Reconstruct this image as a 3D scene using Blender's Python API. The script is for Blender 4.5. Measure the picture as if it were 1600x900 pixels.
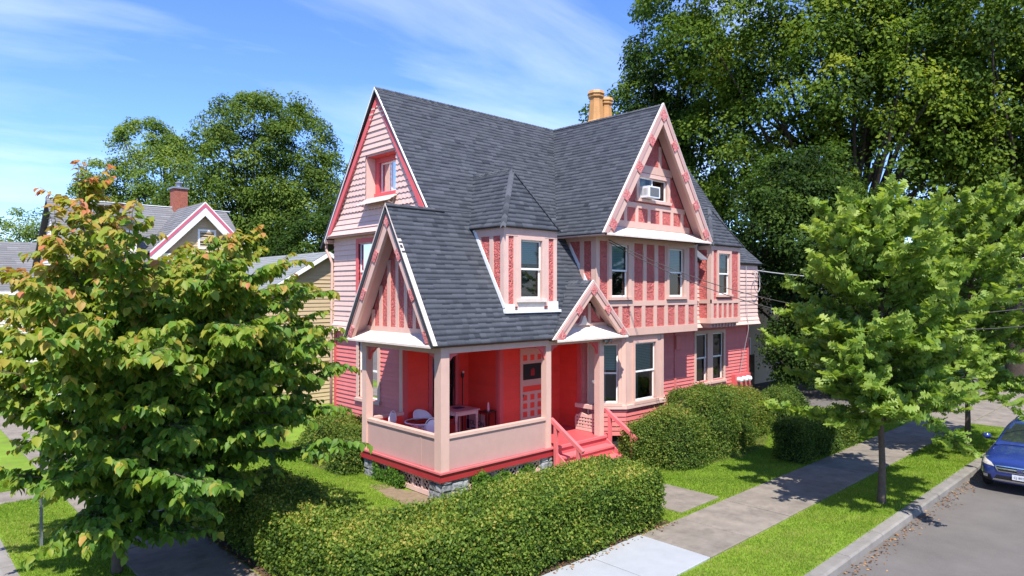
import bpy, math, random
import numpy as np
from mathutils import Vector, Matrix
from mathutils.bvhtree import BVHTree

for o in list(bpy.data.objects):
    bpy.data.objects.remove(o)
D = bpy.data
SC = bpy.context.scene
COL = SC.collection
random.seed(11)
rng = np.random.default_rng(11)
R = math.radians

# ------------------------------------------------------------------ camera
CAM_H = 4.9
YAW = 46.5                       # view direction, degrees from +X towards +Y
cd = D.cameras.new('camera')
cam = D.objects.new('camera', cd)
COL.objects.link(cam)
cam.location = (0, 0, CAM_H)
cam.rotation_euler = (R(90), 0, R(YAW - 90))
cd.sensor_width = 36.0
cd.lens = 36.0 * 1055 / 1600
cd.shift_y = 5 / 1600
cd.clip_start = 0.1
cd.clip_end = 2000
SC.camera = cam

# ------------------------------------------------------------------ world, sun, exposure
SUN_EL = 57.0
SUN_H = Vector((0.64, 0.77, 0)).normalized()       # the way the light travels
w = D.worlds.new('World')
SC.world = w
w.use_nodes = True
nt = w.node_tree
nt.nodes.clear()
wo = nt.nodes.new('ShaderNodeOutputWorld')
bg = nt.nodes.new('ShaderNodeBackground')
sky = nt.nodes.new('ShaderNodeTexSky')
sky.sky_type = 'NISHITA'
sky.sun_disc = False
sky.sun_elevation = R(SUN_EL)
sky.sun_rotation = math.atan2(-SUN_H.x, -SUN_H.y)
sky.air_density = 1.0
sky.dust_density = 0.0
sky.ozone_density = 1.5
tc = nt.nodes.new('ShaderNodeTexCoord')
# thin cirrus: noise on the direction, pulled out into streaks
sep = nt.nodes.new('ShaderNodeSeparateXYZ')
nt.links.new(tc.outputs['Generated'], sep.inputs[0])
zz = nt.nodes.new('ShaderNodeMath'); zz.operation = 'ADD'; zz.inputs[1].default_value = 0.18
nt.links.new(sep.outputs['Z'], zz.inputs[0])
dx = nt.nodes.new('ShaderNodeMath'); dx.operation = 'DIVIDE'
dy = nt.nodes.new('ShaderNodeMath'); dy.operation = 'DIVIDE'
nt.links.new(sep.outputs['X'], dx.inputs[0]); nt.links.new(zz.outputs[0], dx.inputs[1])
nt.links.new(sep.outputs['Y'], dy.inputs[0]); nt.links.new(zz.outputs[0], dy.inputs[1])
cmb = nt.nodes.new('ShaderNodeCombineXYZ')
nt.links.new(dx.outputs[0], cmb.inputs[0]); nt.links.new(dy.outputs[0], cmb.inputs[1])
mp = nt.nodes.new('ShaderNodeMapping')
mp.inputs['Rotation'].default_value = (0, 0, R(38))
mp.inputs['Location'].default_value = (2.35, 0.75, 0)
mp.inputs['Scale'].default_value = (0.55, 1.5, 1)
nt.links.new(cmb.outputs[0], mp.inputs[0])
n1 = nt.nodes.new('ShaderNodeTexNoise')
n1.inputs['Scale'].default_value = 0.9
n1.inputs['Detail'].default_value = 7
n1.inputs['Roughness'].default_value = 0.55
n1.inputs['Distortion'].default_value = 0.7
nt.links.new(mp.outputs[0], n1.inputs['Vector'])
cr = nt.nodes.new('ShaderNodeValToRGB')
cr.color_ramp.elements[0].position = 0.46; cr.color_ramp.elements[0].color = (0, 0, 0, 1)
cr.color_ramp.elements[1].position = 0.80; cr.color_ramp.elements[1].color = (0.5, 0.5, 0.5, 1)
nt.links.new(n1.outputs['Fac'], cr.inputs[0])
mixc = nt.nodes.new('ShaderNodeMixRGB')
mixc.inputs['Color2'].default_value = (5.0, 5.4, 6.2, 1)
nt.links.new(cr.outputs[0], mixc.inputs['Fac'])
hs = nt.nodes.new('ShaderNodeHueSaturation')
hs.inputs['Saturation'].default_value = 1.1
nt.links.new(sky.outputs[0], hs.inputs['Color'])
tint = nt.nodes.new('ShaderNodeMixRGB'); tint.blend_type = 'MULTIPLY'; tint.inputs['Fac'].default_value = 1.0
tint.inputs['Color2'].default_value = (0.53, 0.63, 0.94, 1)
nt.links.new(hs.outputs[0], tint.inputs['Color1'])
nt.links.new(tint.outputs[0], mixc.inputs['Color1'])
nt.links.new(mixc.outputs[0], bg.inputs[0])
bg.inputs[1].default_value = 0.15
nt.links.new(bg.outputs[0], wo.inputs[0])

sl = D.lights.new('sun', 'SUN')
sl.energy = 4.3
sl.angle = R(0.53)
sl.color = (1.0, 0.955, 0.88)
sun = D.objects.new('sun', sl)
COL.objects.link(sun)
sd = Vector((SUN_H.x * math.cos(R(SUN_EL)), SUN_H.y * math.cos(R(SUN_EL)), -math.sin(R(SUN_EL))))
sun.rotation_euler = sd.to_track_quat('-Z', 'Y').to_euler()
sun.location = (0, 0, 40)

SC.view_settings.view_transform = 'Standard'
SC.view_settings.look = 'None'
SC.view_settings.exposure = 1.0
SC.view_settings.gamma = 1.0
SC.view_settings.use_curve_mapping = False
SC.render.resolution_x = 1024
SC.render.resolution_y = 576
try:
    SC.cycles.max_bounces = 5
    SC.cycles.transparent_max_bounces = 12
    SC.cycles.diffuse_bounces = 3
    SC.cycles.glossy_bounces = 2
    SC.cycles.transmission_bounces = 3
except Exception:
    pass

# ------------------------------------------------------------------ materials
MATS = {}

def newmat(name):
    m = D.materials.new(name)
    m.use_nodes = True
    nt = m.node_tree
    p = nt.nodes['Principled BSDF']
    return m, nt, p

def paint(name, col, rough=0.55, var=0.10, scale=3.0, bump=0.0, bscale=30.0, objrand=0.0, spec=0.3,
          metallic=0.0, stain=None, stain_amt=0.0, stain_scale=5.0, bdist=0.01, distort=0.0, detail=6):
    """painted / solid surface: noise-broken colour, optional stains, fine relief"""
    m, nt, p = newmat(name)
    N, L = nt.nodes, nt.links
    tc = N.new('ShaderNodeTexCoord')
    nz = N.new('ShaderNodeTexNoise')
    nz.inputs['Scale'].default_value = scale
    nz.inputs['Detail'].default_value = 6
    nz.inputs['Roughness'].default_value = 0.65
    L.new(tc.outputs['Object'], nz.inputs['Vector'])
    mr = N.new('ShaderNodeMapRange')
    mr.inputs['From Min'].default_value = 0.25
    mr.inputs['From Max'].default_value = 0.75
    mr.inputs['To Min'].default_value = 1 - var
    mr.inputs['To Max'].default_value = 1 + var
    L.new(nz.outputs['Fac'], mr.inputs['Value'])
    val = mr.outputs[0]
    if objrand > 0:
        oi = N.new('ShaderNodeObjectInfo')
        mo = N.new('ShaderNodeMapRange')
        mo.inputs['To Min'].default_value = 1 - objrand
        mo.inputs['To Max'].default_value = 1 + objrand
        L.new(oi.outputs['Random'], mo.inputs['Value'])
        mm = N.new('ShaderNodeMath'); mm.operation = 'MULTIPLY'
        L.new(val, mm.inputs[0]); L.new(mo.outputs[0], mm.inputs[1])
        val = mm.outputs[0]
    vm = N.new('ShaderNodeVectorMath'); vm.operation = 'SCALE'
    vm.inputs[0].default_value = col
    L.new(val, vm.inputs['Scale'])
    out = vm.outputs[0]
    if stain is not None:
        n2 = N.new('ShaderNodeTexNoise')
        n2.inputs['Scale'].default_value = stain_scale
        n2.inputs['Detail'].default_value = 8
        n2.inputs['Roughness'].default_value = 0.7
        st_ = N.new('ShaderNodeMapping'); st_.inputs['Scale'].default_value = (1, 1, 0.3)
        L.new(tc.outputs['Object'], st_.inputs[0]); L.new(st_.outputs[0], n2.inputs['Vector'])
        c2 = N.new('ShaderNodeMapRange')
        c2.inputs['From Min'].default_value = 0.50
        c2.inputs['From Max'].default_value = 0.75
        c2.inputs['To Max'].default_value = min(1.0, stain_amt * 1.35)
        L.new(n2.outputs['Fac'], c2.inputs['Value'])
        mx = N.new('ShaderNodeMixRGB')
        mx.inputs['Color2'].default_value = (*stain, 1)
        L.new(c2.outputs[0], mx.inputs['Fac'])
        L.new(out, mx.inputs['Color1'])
        out = mx.outputs[0]
    L.new(out, p.inputs['Base Color'])
    p.inputs['Roughness'].default_value = rough
    p.inputs['Specular IOR Level'].default_value = spec
    p.inputs['Metallic'].default_value = metallic
    if bump > 0:
        nb = N.new('ShaderNodeTexNoise')
        nb.inputs['Scale'].default_value = bscale
        nb.inputs['Detail'].default_value = detail
        nb.inputs['Distortion'].default_value = distort
        L.new(tc.outputs['Object'], nb.inputs['Vector'])
        b = N.new('ShaderNodeBump')
        b.inputs['Strength'].default_value = bump
        b.inputs['Distance'].default_value = bdist
        L.new(nb.outputs['Fac'], b.inputs['Height'])
        L.new(b.outputs[0], p.inputs['Normal'])
    return m

def ramp_attr(name, attr, stops, rough=0.8, spec=0.2, transl=0.0, gran=0.0, bump=0.0, var2=0.12):
    """colour picked per piece from a stored attribute"""
    m, nt, p = newmat(name)
    N, L = nt.nodes, nt.links
    a = N.new('ShaderNodeAttribute'); a.attribute_name = attr
    cr = N.new('ShaderNodeValToRGB')
    el = cr.color_ramp.elements
    while len(el) < len(stops):
        el.new(0.5)
    for e, (pos, c) in zip(el, stops):
        e.position = pos; e.color = (*c, 1)
    L.new(a.outputs['Fac'], cr.inputs[0])
    out = cr.outputs[0]
    if gran > 0:
        tc = N.new('ShaderNodeTexCoord')
        nz = N.new('ShaderNodeTexNoise')
        nz.inputs['Scale'].default_value = gran
        nz.inputs['Detail'].default_value = 5
        nz.inputs['Roughness'].default_value = 0.75
        L.new(tc.outputs['Object'], nz.inputs['Vector'])
        mr = N.new('ShaderNodeMapRange')
        mr.inputs['From Min'].default_value = 0.3; mr.inputs['From Max'].default_value = 0.7
        mr.inputs['To Min'].default_value = 1 - var2 * 2; mr.inputs['To Max'].default_value = 1 + var2 * 2
        L.new(nz.outputs['Fac'], mr.inputs['Value'])
        vm = N.new('ShaderNodeVectorMath'); vm.operation = 'SCALE'
        L.new(out, vm.inputs[0]); L.new(mr.outputs[0], vm.inputs['Scale'])
        out = vm.outputs[0]
        if bump > 0:
            b = N.new('ShaderNodeBump'); b.inputs['Strength'].default_value = bump
            b.inputs['Distance'].default_value = 0.004
            L.new(nz.outputs['Fac'], b.inputs['Height']); L.new(b.outputs[0], p.inputs['Normal'])
    L.new(out, p.inputs['Base Color'])
    p.inputs['Roughness'].default_value = rough
    p.inputs['Specular IOR Level'].default_value = spec
    if transl > 0:
        t = N.new('ShaderNodeBsdfTranslucent')
        vs = N.new('ShaderNodeVectorMath'); vs.operation = 'MULTIPLY'
        vs.inputs[1].default_value = (1.25, 1.25, 0.6)
        L.new(out, vs.inputs[0])
        L.new(vs.outputs[0], t.inputs['Color'])
        mx = N.new('ShaderNodeMixShader'); mx.inputs[0].default_value = transl
        L.new(p.outputs[0], mx.inputs[1]); L.new(t.outputs[0], mx.inputs[2])
        L.new(mx.outputs[0], N['Material Output'].inputs['Surface'])
    return m

def glass(name, tint=(0.75, 0.82, 0.8), refl=0.03):
    m, nt, p = newmat(name)
    N, L = nt.nodes, nt.links
    N.remove(p)
    tr = N.new('ShaderNodeBsdfTransparent'); tr.inputs[0].default_value = (*tint, 1)
    gl = N.new('ShaderNodeBsdfGlossy'); gl.inputs['Roughness'].default_value = 0.03
    fr = N.new('ShaderNodeFresnel'); fr.inputs[0].default_value = 1.5
    ad = N.new('ShaderNodeMath'); ad.operation = 'ADD'; ad.inputs[1].default_value = refl; ad.use_clamp = True
    L.new(fr.outputs[0], ad.inputs[0])
    mx = N.new('ShaderNodeMixShader')
    L.new(ad.outputs[0], mx.inputs[0]); L.new(tr.outputs[0], mx.inputs[1]); L.new(gl.outputs[0], mx.inputs[2])
    L.new(mx.outputs[0], N['Material Output'].inputs['Surface'])
    return m

M = {}
M['pale'] = paint('pale_pink_paint', (0.63, 0.425, 0.360), var=0.07, objrand=0.035, stain=(0.42, 0.30, 0.27), stain_amt=0.25)
M['knee'] = paint('dusty_pink_panel_paint', (0.45, 0.285, 0.25), var=0.06, stain=(0.40, 0.27, 0.24), stain_amt=0.3, stain_scale=3)
M['shingle_pale'] = paint('pale_pink_shingle_paint', (0.66, 0.440, 0.375), var=0.07, scale=8, objrand=0.03, stain=(0.40, 0.30, 0.28), stain_amt=0.30, stain_scale=9)
M['trim'] = paint('pink_beige_trim_paint', (0.60, 0.388, 0.318), var=0.05, objrand=0.02, stain=(0.40, 0.27, 0.23), stain_amt=0.25, stain_scale=4)
M['shelf'] = paint('weathered_cream_paint', (0.66, 0.57, 0.50), var=0.10, stain=(0.45, 0.33, 0.28), stain_amt=0.45, stain_scale=6)
M['siding'] = paint('rose_siding_paint', (0.59, 0.162, 0.150), var=0.06, objrand=0.05, stain=(0.40, 0.10, 0.11), stain_amt=0.25)
M['siding_back'] = paint('rose_wall_paint', (0.40, 0.075, 0.085), var=0.06)
M['pale_back'] = paint('pale_wall_paint', (0.46, 0.29, 0.27), var=0.06)
M['red'] = paint('red_porch_paint', (0.80, 0.070, 0.048), var=0.06, objrand=0.04, rough=0.45)
M['red_back'] = paint('red_porch_wall_paint', (0.55, 0.03, 0.026), var=0.05)
M['coral'] = paint('coral_trim_paint', (0.60, 0.105, 0.108), var=0.07, rough=0.5, stain=(0.42, 0.08, 0.08), stain_amt=0.3)
M['step'] = paint('pink_step_paint', (0.62, 0.145, 0.150), var=0.08, rough=0.5, stain=(0.45, 0.10, 0.11), stain_amt=0.35)
M['deepred'] = paint('deep_red_skirt_paint', (0.34, 0.026, 0.034), var=0.08, rough=0.4, stain=(0.25, 0.03, 0.03), stain_amt=0.3)
M['stucco'] = paint('coral_stucco', (0.58, 0.150, 0.135), var=0.12, scale=9, bump=1.0, bscale=9, bdist=0.11, distort=2.2, detail=3, rough=0.8)
M['rosette'] = paint('red_carved_block', (0.56, 0.16, 0.15), var=0.30, scale=30, bump=1.0, bscale=22, bdist=0.05, rough=0.6, stain=(0.75, 0.5, 0.46), stain_amt=0.9, stain_scale=22)
M['white'] = paint('white_sash_paint', (0.78, 0.77, 0.74), var=0.04, rough=0.4)
M['flash'] = paint('white_flashing', (0.74, 0.75, 0.76), var=0.08, rough=0.35, spec=0.5)
M['dark'] = paint('dark_room', (0.030, 0.030, 0.032), var=0.3, scale=2)
M['blind'] = paint('teal_grey_blind', (0.30, 0.46, 0.46), var=0.05, rough=0.8)
M['curtain'] = paint('grey_curtain', (0.26, 0.27, 0.27), var=0.25, scale=5, rough=0.9)
M['glass'] = glass('window_glass')
M['under'] = paint('roof_underlay', (0.035, 0.036, 0.04), var=0.1)
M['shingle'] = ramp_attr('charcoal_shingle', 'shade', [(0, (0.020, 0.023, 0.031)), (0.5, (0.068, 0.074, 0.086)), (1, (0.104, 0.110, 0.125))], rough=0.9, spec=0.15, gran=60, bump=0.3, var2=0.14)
M['shingle_grey'] = ramp_attr('grey_shingle', 'shade', [(0, (0.13, 0.128, 0.132)), (0.5, (0.175, 0.172, 0.176)), (1, (0.24, 0.236, 0.24))], rough=0.9, spec=0.15, gran=40, var2=0.14)
M['soffit'] = paint('soffit_paint', (0.50, 0.30, 0.27), var=0.06)
M['floor'] = paint('red_floor_paint', (0.52, 0.08, 0.088), var=0.10, rough=0.45, stain=(0.35, 0.06, 0.06), stain_amt=0.3)
M['stone'] = paint('grey_fieldstone', (0.20, 0.205, 0.215), var=0.45, scale=4, objrand=0.4, bump=0.9, bscale=9, bdist=0.05, rough=0.9, stain=(0.42, 0.42, 0.40), stain_amt=0.6, stain_scale=5)
M['mortar'] = paint('mortar', (0.33, 0.32, 0.30), var=0.2, bump=0.4, bscale=30)
M['potclay'] = paint('ochre_chimney_paint', (0.46, 0.235, 0.085), var=0.14, scale=5, rough=0.6, stain=(0.35, 0.16, 0.05), stain_amt=0.4)
M['brick'] = paint('red_brick', (0.30, 0.10, 0.065), var=0.35, scale=14, rough=0.9, bump=0.5, bscale=25)
M['yellow'] = paint('yellow_siding_paint', (0.48, 0.36, 0.22), var=0.05, objrand=0.03, stain=(0.36, 0.26, 0.15), stain_amt=0.2)
M['yellow_back'] = paint('yellow_wall_paint', (0.30, 0.20, 0.10), var=0.05)
M['pinktrim'] = paint('magenta_trim_paint', (0.52, 0.12, 0.17), var=0.05)
M['whitehouse'] = paint('offwhite_siding_paint', (0.66, 0.62, 0.56), var=0.06)
M['metal'] = paint('galvanised_metal', (0.30, 0.31, 0.33), var=0.2, rough=0.45, metallic=0.6)
M['black'] = paint('black_metal', (0.02, 0.02, 0.022), var=0.2, rough=0.4)
M['plastic'] = paint('white_plastic', (0.74, 0.76, 0.80), var=0.03, rough=0.35, spec=0.5)
M['acgrey'] = paint('vent_grey', (0.22, 0.22, 0.22), var=0.3, scale=25)
M['bark'] = paint('grey_brown_bark', (0.105, 0.078, 0.058), var=0.35, scale=9, bump=0.8, bscale=18, bdist=0.02, rough=0.95)
M['bark_dark'] = paint('dark_bark', (0.060, 0.046, 0.036), var=0.35, scale=7, bump=0.8, bscale=14, bdist=0.03, rough=0.95)
M['wire'] = paint('cable_rubber', (0.03, 0.028, 0.027), var=0.1, rough=0.6)
M['wire_grey'] = paint('pale_cable', (0.34, 0.34, 0.34), var=0.1, rough=0.6)
M['fencewood'] = paint('weathered_fence_wood', (0.13, 0.095, 0.075), var=0.3, scale=4, objrand=0.15, rough=0.9)
M['tarp'] = paint('blue_tarp', (0.014, 0.028, 0.19), var=0.12, rough=0.5)
M['candle'] = paint('pink_candle_wax', (0.75, 0.34, 0.38), var=0.03, rough=0.4)
M['signboard'] = paint('pink_white_signboard', (0.66, 0.50, 0.48), var=0.05)
M['navy'] = paint('navy_ink', (0.015, 0.025, 0.09), var=0.05)
M['tabletop'] = paint('worn_pink_tabletop', (0.48, 0.25, 0.24), var=0.18, scale=6)

GREEN = dict(
    maple=[(0, (0.022, 0.046, 0.008)), (0.45, (0.082, 0.145, 0.018)), (0.8, (0.175, 0.245, 0.026)), (1, (0.27, 0.31, 0.034))],
    maple_dark=[(0, (0.014, 0.030, 0.007)), (0.5, (0.046, 0.092, 0.015)), (1, (0.120, 0.180, 0.028))],
    maple_left=[(0, (0.030, 0.058, 0.011)), (0.5, (0.105, 0.170, 0.026)), (1, (0.215, 0.275, 0.048))],
    light=[(0, (0.050, 0.095, 0.017)), (0.5, (0.150, 0.230, 0.040)), (1, (0.26, 0.32, 0.065))],
    oak=[(0, (0.062, 0.130, 0.024)), (0.5, (0.195, 0.310, 0.050)), (1, (0.34, 0.42, 0.085))],
    ornamental=[(0, (0.040, 0.115, 0.016)), (0.42, (0.135, 0.255, 0.028)), (0.68, (0.27, 0.31, 0.034)), (0.86, (0.42, 0.31, 0.06)), (1, (0.52, 0.19, 0.08))],
    hedge=[(0, (0.028, 0.065, 0.010)), (0.5, (0.125, 0.210, 0.025)), (0.82, (0.24, 0.31, 0.042)), (1, (0.38, 0.34, 0.07))],
    bush=[(0, (0.030, 0.068, 0.012)), (0.5, (0.115, 0.190, 0.026)), (0.85, (0.22, 0.28, 0.042)), (1, (0.30, 0.25, 0.06))],
    ivy=[(0, (0.035, 0.095, 0.015)), (0.5, (0.09, 0.20, 0.024)), (1, (0.18, 0.27, 0.04))],
    grass=[(0, (0.095, 0.185, 0.014)), (0.5, (0.200, 0.310, 0.034)), (0.85, (0.30, 0.385, 0.055)), (1, (0.42, 0.37, 0.13))],
    purple=[(0, (0.022, 0.012, 0.010)), (1, (0.07, 0.03, 0.02))],
)
for k, st in GREEN.items():
    M['leaf_' + k] = ramp_attr('foliage_' + k, 'rnd', st, rough=0.5 if k in ('oak', 'ornamental') else 0.6, spec=0.3 if k in ('oak', 'ornamental', 'hedge', 'bush') else 0.12, transl=0.46)
M['hedgecore'] = paint('dark_twigs', (0.018, 0.022, 0.008), var=0.4, scale=20, rough=1.0)
M['lawn'] = paint('lawn_soil', (0.135, 0.215, 0.016), var=0.35, scale=1.3, rough=1.0, stain=(0.15, 0.15, 0.04), stain_amt=0.6, stain_scale=1.6, bump=0.5, bscale=30)
M['soil'] = paint('bare_earth', (0.20, 0.145, 0.09), var=0.3, scale=6, rough=1.0, bump=0.6, bscale=40)
M['mulch'] = paint('leaf_mulch', (0.085, 0.055, 0.035), var=0.4, scale=12, rough=1.0, bump=0.9, bscale=40, bdist=0.03)
M['asphalt'] = paint('worn_asphalt', (0.122, 0.110, 0.100), var=0.22, scale=0.7, rough=0.95, bump=0.3, bscale=220, bdist=0.004, stain=(0.16, 0.15, 0.14), stain_amt=0.5, stain_scale=30)
M['concrete'] = paint('old_concrete', (0.205, 0.176, 0.144), var=0.30, scale=1.8, objrand=0.06, rough=0.95, bump=0.3, bscale=120, bdist=0.004, stain=(0.10, 0.085, 0.07), stain_amt=0.55, stain_scale=2.2)
M['newconcrete'] = paint('new_concrete', (0.31, 0.32, 0.33), var=0.08, scale=2.5, rough=0.9, bump=0.2, bscale=120, bdist=0.003)
M['kerb'] = paint('kerb_concrete', (0.20, 0.185, 0.165), var=0.22, scale=3, objrand=0.08, rough=0.95, bump=0.4, bscale=60, bdist=0.006)
M['litter'] = ramp_attr('dry_leaves', 'rnd', [(0, (0.10, 0.05, 0.025)), (0.6, (0.22, 0.11, 0.045)), (1, (0.36, 0.22, 0.10))], rough=0.9)

# ------------------------------------------------------------------ mesh helpers
ORG = {}

def tag(o, label=None, cat=None, group=None, kind=None):
    if label: o['label'] = label
    if cat: o['category'] = cat
    if group: o['group'] = group
    if kind: o['kind'] = kind
    return o

def thing(name, label, cat, loc, group=None):
    o = D.objects.new(name, None)
    o.empty_display_size = 0.2
    COL.objects.link(o)
    o.location = loc
    ORG[o.name] = np.array(loc, float)
    return tag(o, label, cat, group)

class B:
    """collects shapes in world coordinates, then links them as ONE mesh object"""
    def __init__(s):
        s.v = []; s.f = []
    def add(s, vs, fs):
        n = len(s.v)
        s.v.extend([tuple(map(float, p)) for p in vs])
        s.f.extend([tuple(i + n for i in f) for f in fs])
        return s
    def box(s, x0, x1, y0, y1, z0, z1):
        return s.add([(x0, y0, z0), (x1, y0, z0), (x1, y1, z0), (x0, y1, z0), (x0, y0, z1), (x1, y0, z1), (x1, y1, z1), (x0, y1, z1)], BOXF)
    def prism(s, poly, ext):
        """3-D polygon pushed along a vector"""
        n = len(poly); e = np.array(ext, float)
        a = [np.array(p, float) for p in poly]
        fs = [tuple(range(n))[::-1], tuple(range(n, 2 * n))]
        fs += [(i, (i + 1) % n, n + (i + 1) % n, n + i) for i in range(n)]
        return s.add(a + [p + e for p in a], fs)
    def tube(s, pts, r, n=8, cap=True):
        pts = [Vector(p) for p in pts]
        rs = r if hasattr(r, '__len__') else [r] * len(pts)
        base = len(s.v); vs = []; fs = []
        up = Vector((0, 0, 1))
        for i, p in enumerate(pts):
            d = (pts[min(i + 1, len(pts) - 1)] - pts[max(i - 1, 0)]).normalized()
            q = up if abs(d.z) < 0.9 else Vector((1, 0, 0))
            a = d.cross(q).normalized(); b = a.cross(d).normalized()
            for k in range(n):
                t = 2 * math.pi * k / n
                vs.append(p + (a * math.cos(t) + b * math.sin(t)) * rs[i])
        for i in range(len(pts) - 1):
            for k in range(n):
                k2 = (k + 1) % n
                fs.append((i * n + k, i * n + k2, (i + 1) * n + k2, (i + 1) * n + k))
        if cap:
            fs.append(tuple(range(n))[::-1]); fs.append(tuple(range((len(pts) - 1) * n, len(pts) * n)))
        return s.add(vs, fs)
    def lathe(s, prof, c, n=16, cap=True):
        """(radius, z) profile about the vertical through c"""
        vs = []; fs = []
        for r, z in prof:
            for k in range(n):
                t = 2 * math.pi * (k + 0.5) / n
                vs.append((c[0] + r * math.cos(t), c[1] + r * math.sin(t), c[2] + z))
        for i in range(len(prof) - 1):
            for k in range(n):
                k2 = (k + 1) % n
                fs.append((i * n + k, i * n + k2, (i + 1) * n + k2, (i + 1) * n + k))
        if cap:
            fs.append(tuple(range(n))[::-1]); fs.append(tuple(range((len(prof) - 1) * n, len(prof) * n)))
        return s.add(vs, fs)
    def obj(s, name, mat, parent=None, smooth=False, kind=None):
        org = ORG[parent.name] if parent is not None else np.zeros(3)
        me = D.meshes.new(name)
        V = np.array(s.v, float)
        loc = np.zeros(3)
        if parent is None:
            loc = np.array([V[:, 0].mean(), V[:, 1].mean(), V[:, 2].min()])
            org = loc
        me.from_pydata((V - org).tolist(), [], s.f)
        me.materials.append(mat)
        if smooth:
            me.polygons.foreach_set('use_smooth', [True] * len(me.polygons))
        o = D.objects.new(name, me)
        COL.objects.link(o)
        o.location = loc
        if parent is not None:
            o.parent = parent
        ORG[o.name] = org
        if kind: o['kind'] = kind
        return o

BOXF = [(0, 3, 2, 1), (4, 5, 6, 7), (0, 1, 5, 4), (1, 2, 6, 5), (2, 3, 7, 6), (3, 0, 4, 7)]

def npmesh(name, V, F, mat, parent=None, attrs=None, smooth=False, kind=None, loc=None):
    """fast mesh from arrays; F is (m,k)"""
    org = ORG[parent.name] if parent is not None else (np.array(loc, float) if loc is not None else np.zeros(3))
    V = np.asarray(V, float) - org
    F = np.asarray(F, np.int32)
    me = D.meshes.new(name)
    me.vertices.add(len(V)); me.vertices.foreach_set('co', V.astype(np.float32).ravel())
    k = F.shape[1]
    me.loops.add(F.size); me.loops.foreach_set('vertex_index', F.ravel())
    me.polygons.add(len(F))
    me.polygons.foreach_set('loop_start', np.arange(0, F.size, k, dtype=np.int32))
    if smooth:
        me.polygons.foreach_set('use_smooth', np.ones(len(F), bool))
    for an, av in (attrs or {}).items():
        at = me.attributes.new(an, 'FLOAT', 'POINT')
        at.data.foreach_set('value', np.asarray(av, np.float32))
    me.update(calc_edges=True)
    me.materials.append(mat)
    o = D.objects.new(name, me)
    COL.objects.link(o)
    if parent is not None:
        o.parent = parent
    else:
        o.location = org
    ORG[o.name] = org
    if kind: o['kind'] = kind
    return o

def tomesh(o):
    """turn a text object into a plain mesh object of the same name"""
    bpy.context.view_layer.update()
    me = D.meshes.new_from_object(o.evaluated_get(bpy.context.evaluated_depsgraph_get()))
    nm = o.name; par = o.parent; loc = o.location.copy(); rot = o.rotation_euler.copy(); mt = o.data.materials[0]
    D.objects.remove(o)
    q = D.objects.new(nm, me); COL.objects.link(q); q.parent = par; q.location = loc; q.rotation_euler = rot
    if not me.materials: me.materials.append(mt)
    q['kind'] = 'stuff'
    return q

class Fr:
    """a vertical plane: a = metres along u, z = height, d = metres out along n"""
    def __init__(s, o, u, n):
        s.o = np.array(o, float); s.u = np.array(u, float); s.n = np.array(n, float)
    def P(s, a, z, d=0.0):
        p = s.o + s.u * a + s.n * d
        return (p[0], p[1], p[2] + z)
    def box(s, b, a0, a1, z0, z1, d0, d1):
        return b.add([s.P(a0, z0, d0), s.P(a1, z0, d0), s.P(a1, z0, d1), s.P(a0, z0, d1), s.P(a0, z1, d0), s.P(a1, z1, d0), s.P(a1, z1, d1), s.P(a0, z1, d1)], BOXF)
    def prism(s, b, poly, d0, d1):
        return b.prism([s.P(a, z, d0) for a, z in poly], s.n * (d1 - d0))

def south(Y): return Fr((0, Y, 0), (1, 0, 0), (0, -1, 0))      # a = X
def west(X): return Fr((X, 0, 0), (0, 1, 0), (-1, 0, 0))       # a = Y

def arange(poly, z):
    xs = []
    n = len(poly)
    for i in range(n):
        (a0, z0), (a1, z1) = poly[i], poly[(i + 1) % n]
        if abs(z1 - z0) < 1e-9:
            if abs(z - z0) < 1e-6: xs += [a0, a1]
            continue
        t = (z - z0) / (z1 - z0)
        if -1e-6 <= t <= 1 + 1e-6: xs.append(a0 + (a1 - a0) * t)
    return (min(xs), max(xs)) if xs else None

def split(lo, hi, cuts):
    out = [(lo, hi)]
    for c0, c1 in cuts:
        nx = []
        for a, b in out:
            if c1 <= a or c0 >= b: nx.append((a, b)); continue
            if c0 > a: nx.append((a, c0))
            if c1 < b: nx.append((c1, b))
        out = nx
    return [(a, b) for a, b in out if b - a > 0.015]

def rect(a0, a1, z0, z1): return [(a0, z0), (a1, z0), (a1, z1), (a0, z1)]

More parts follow.
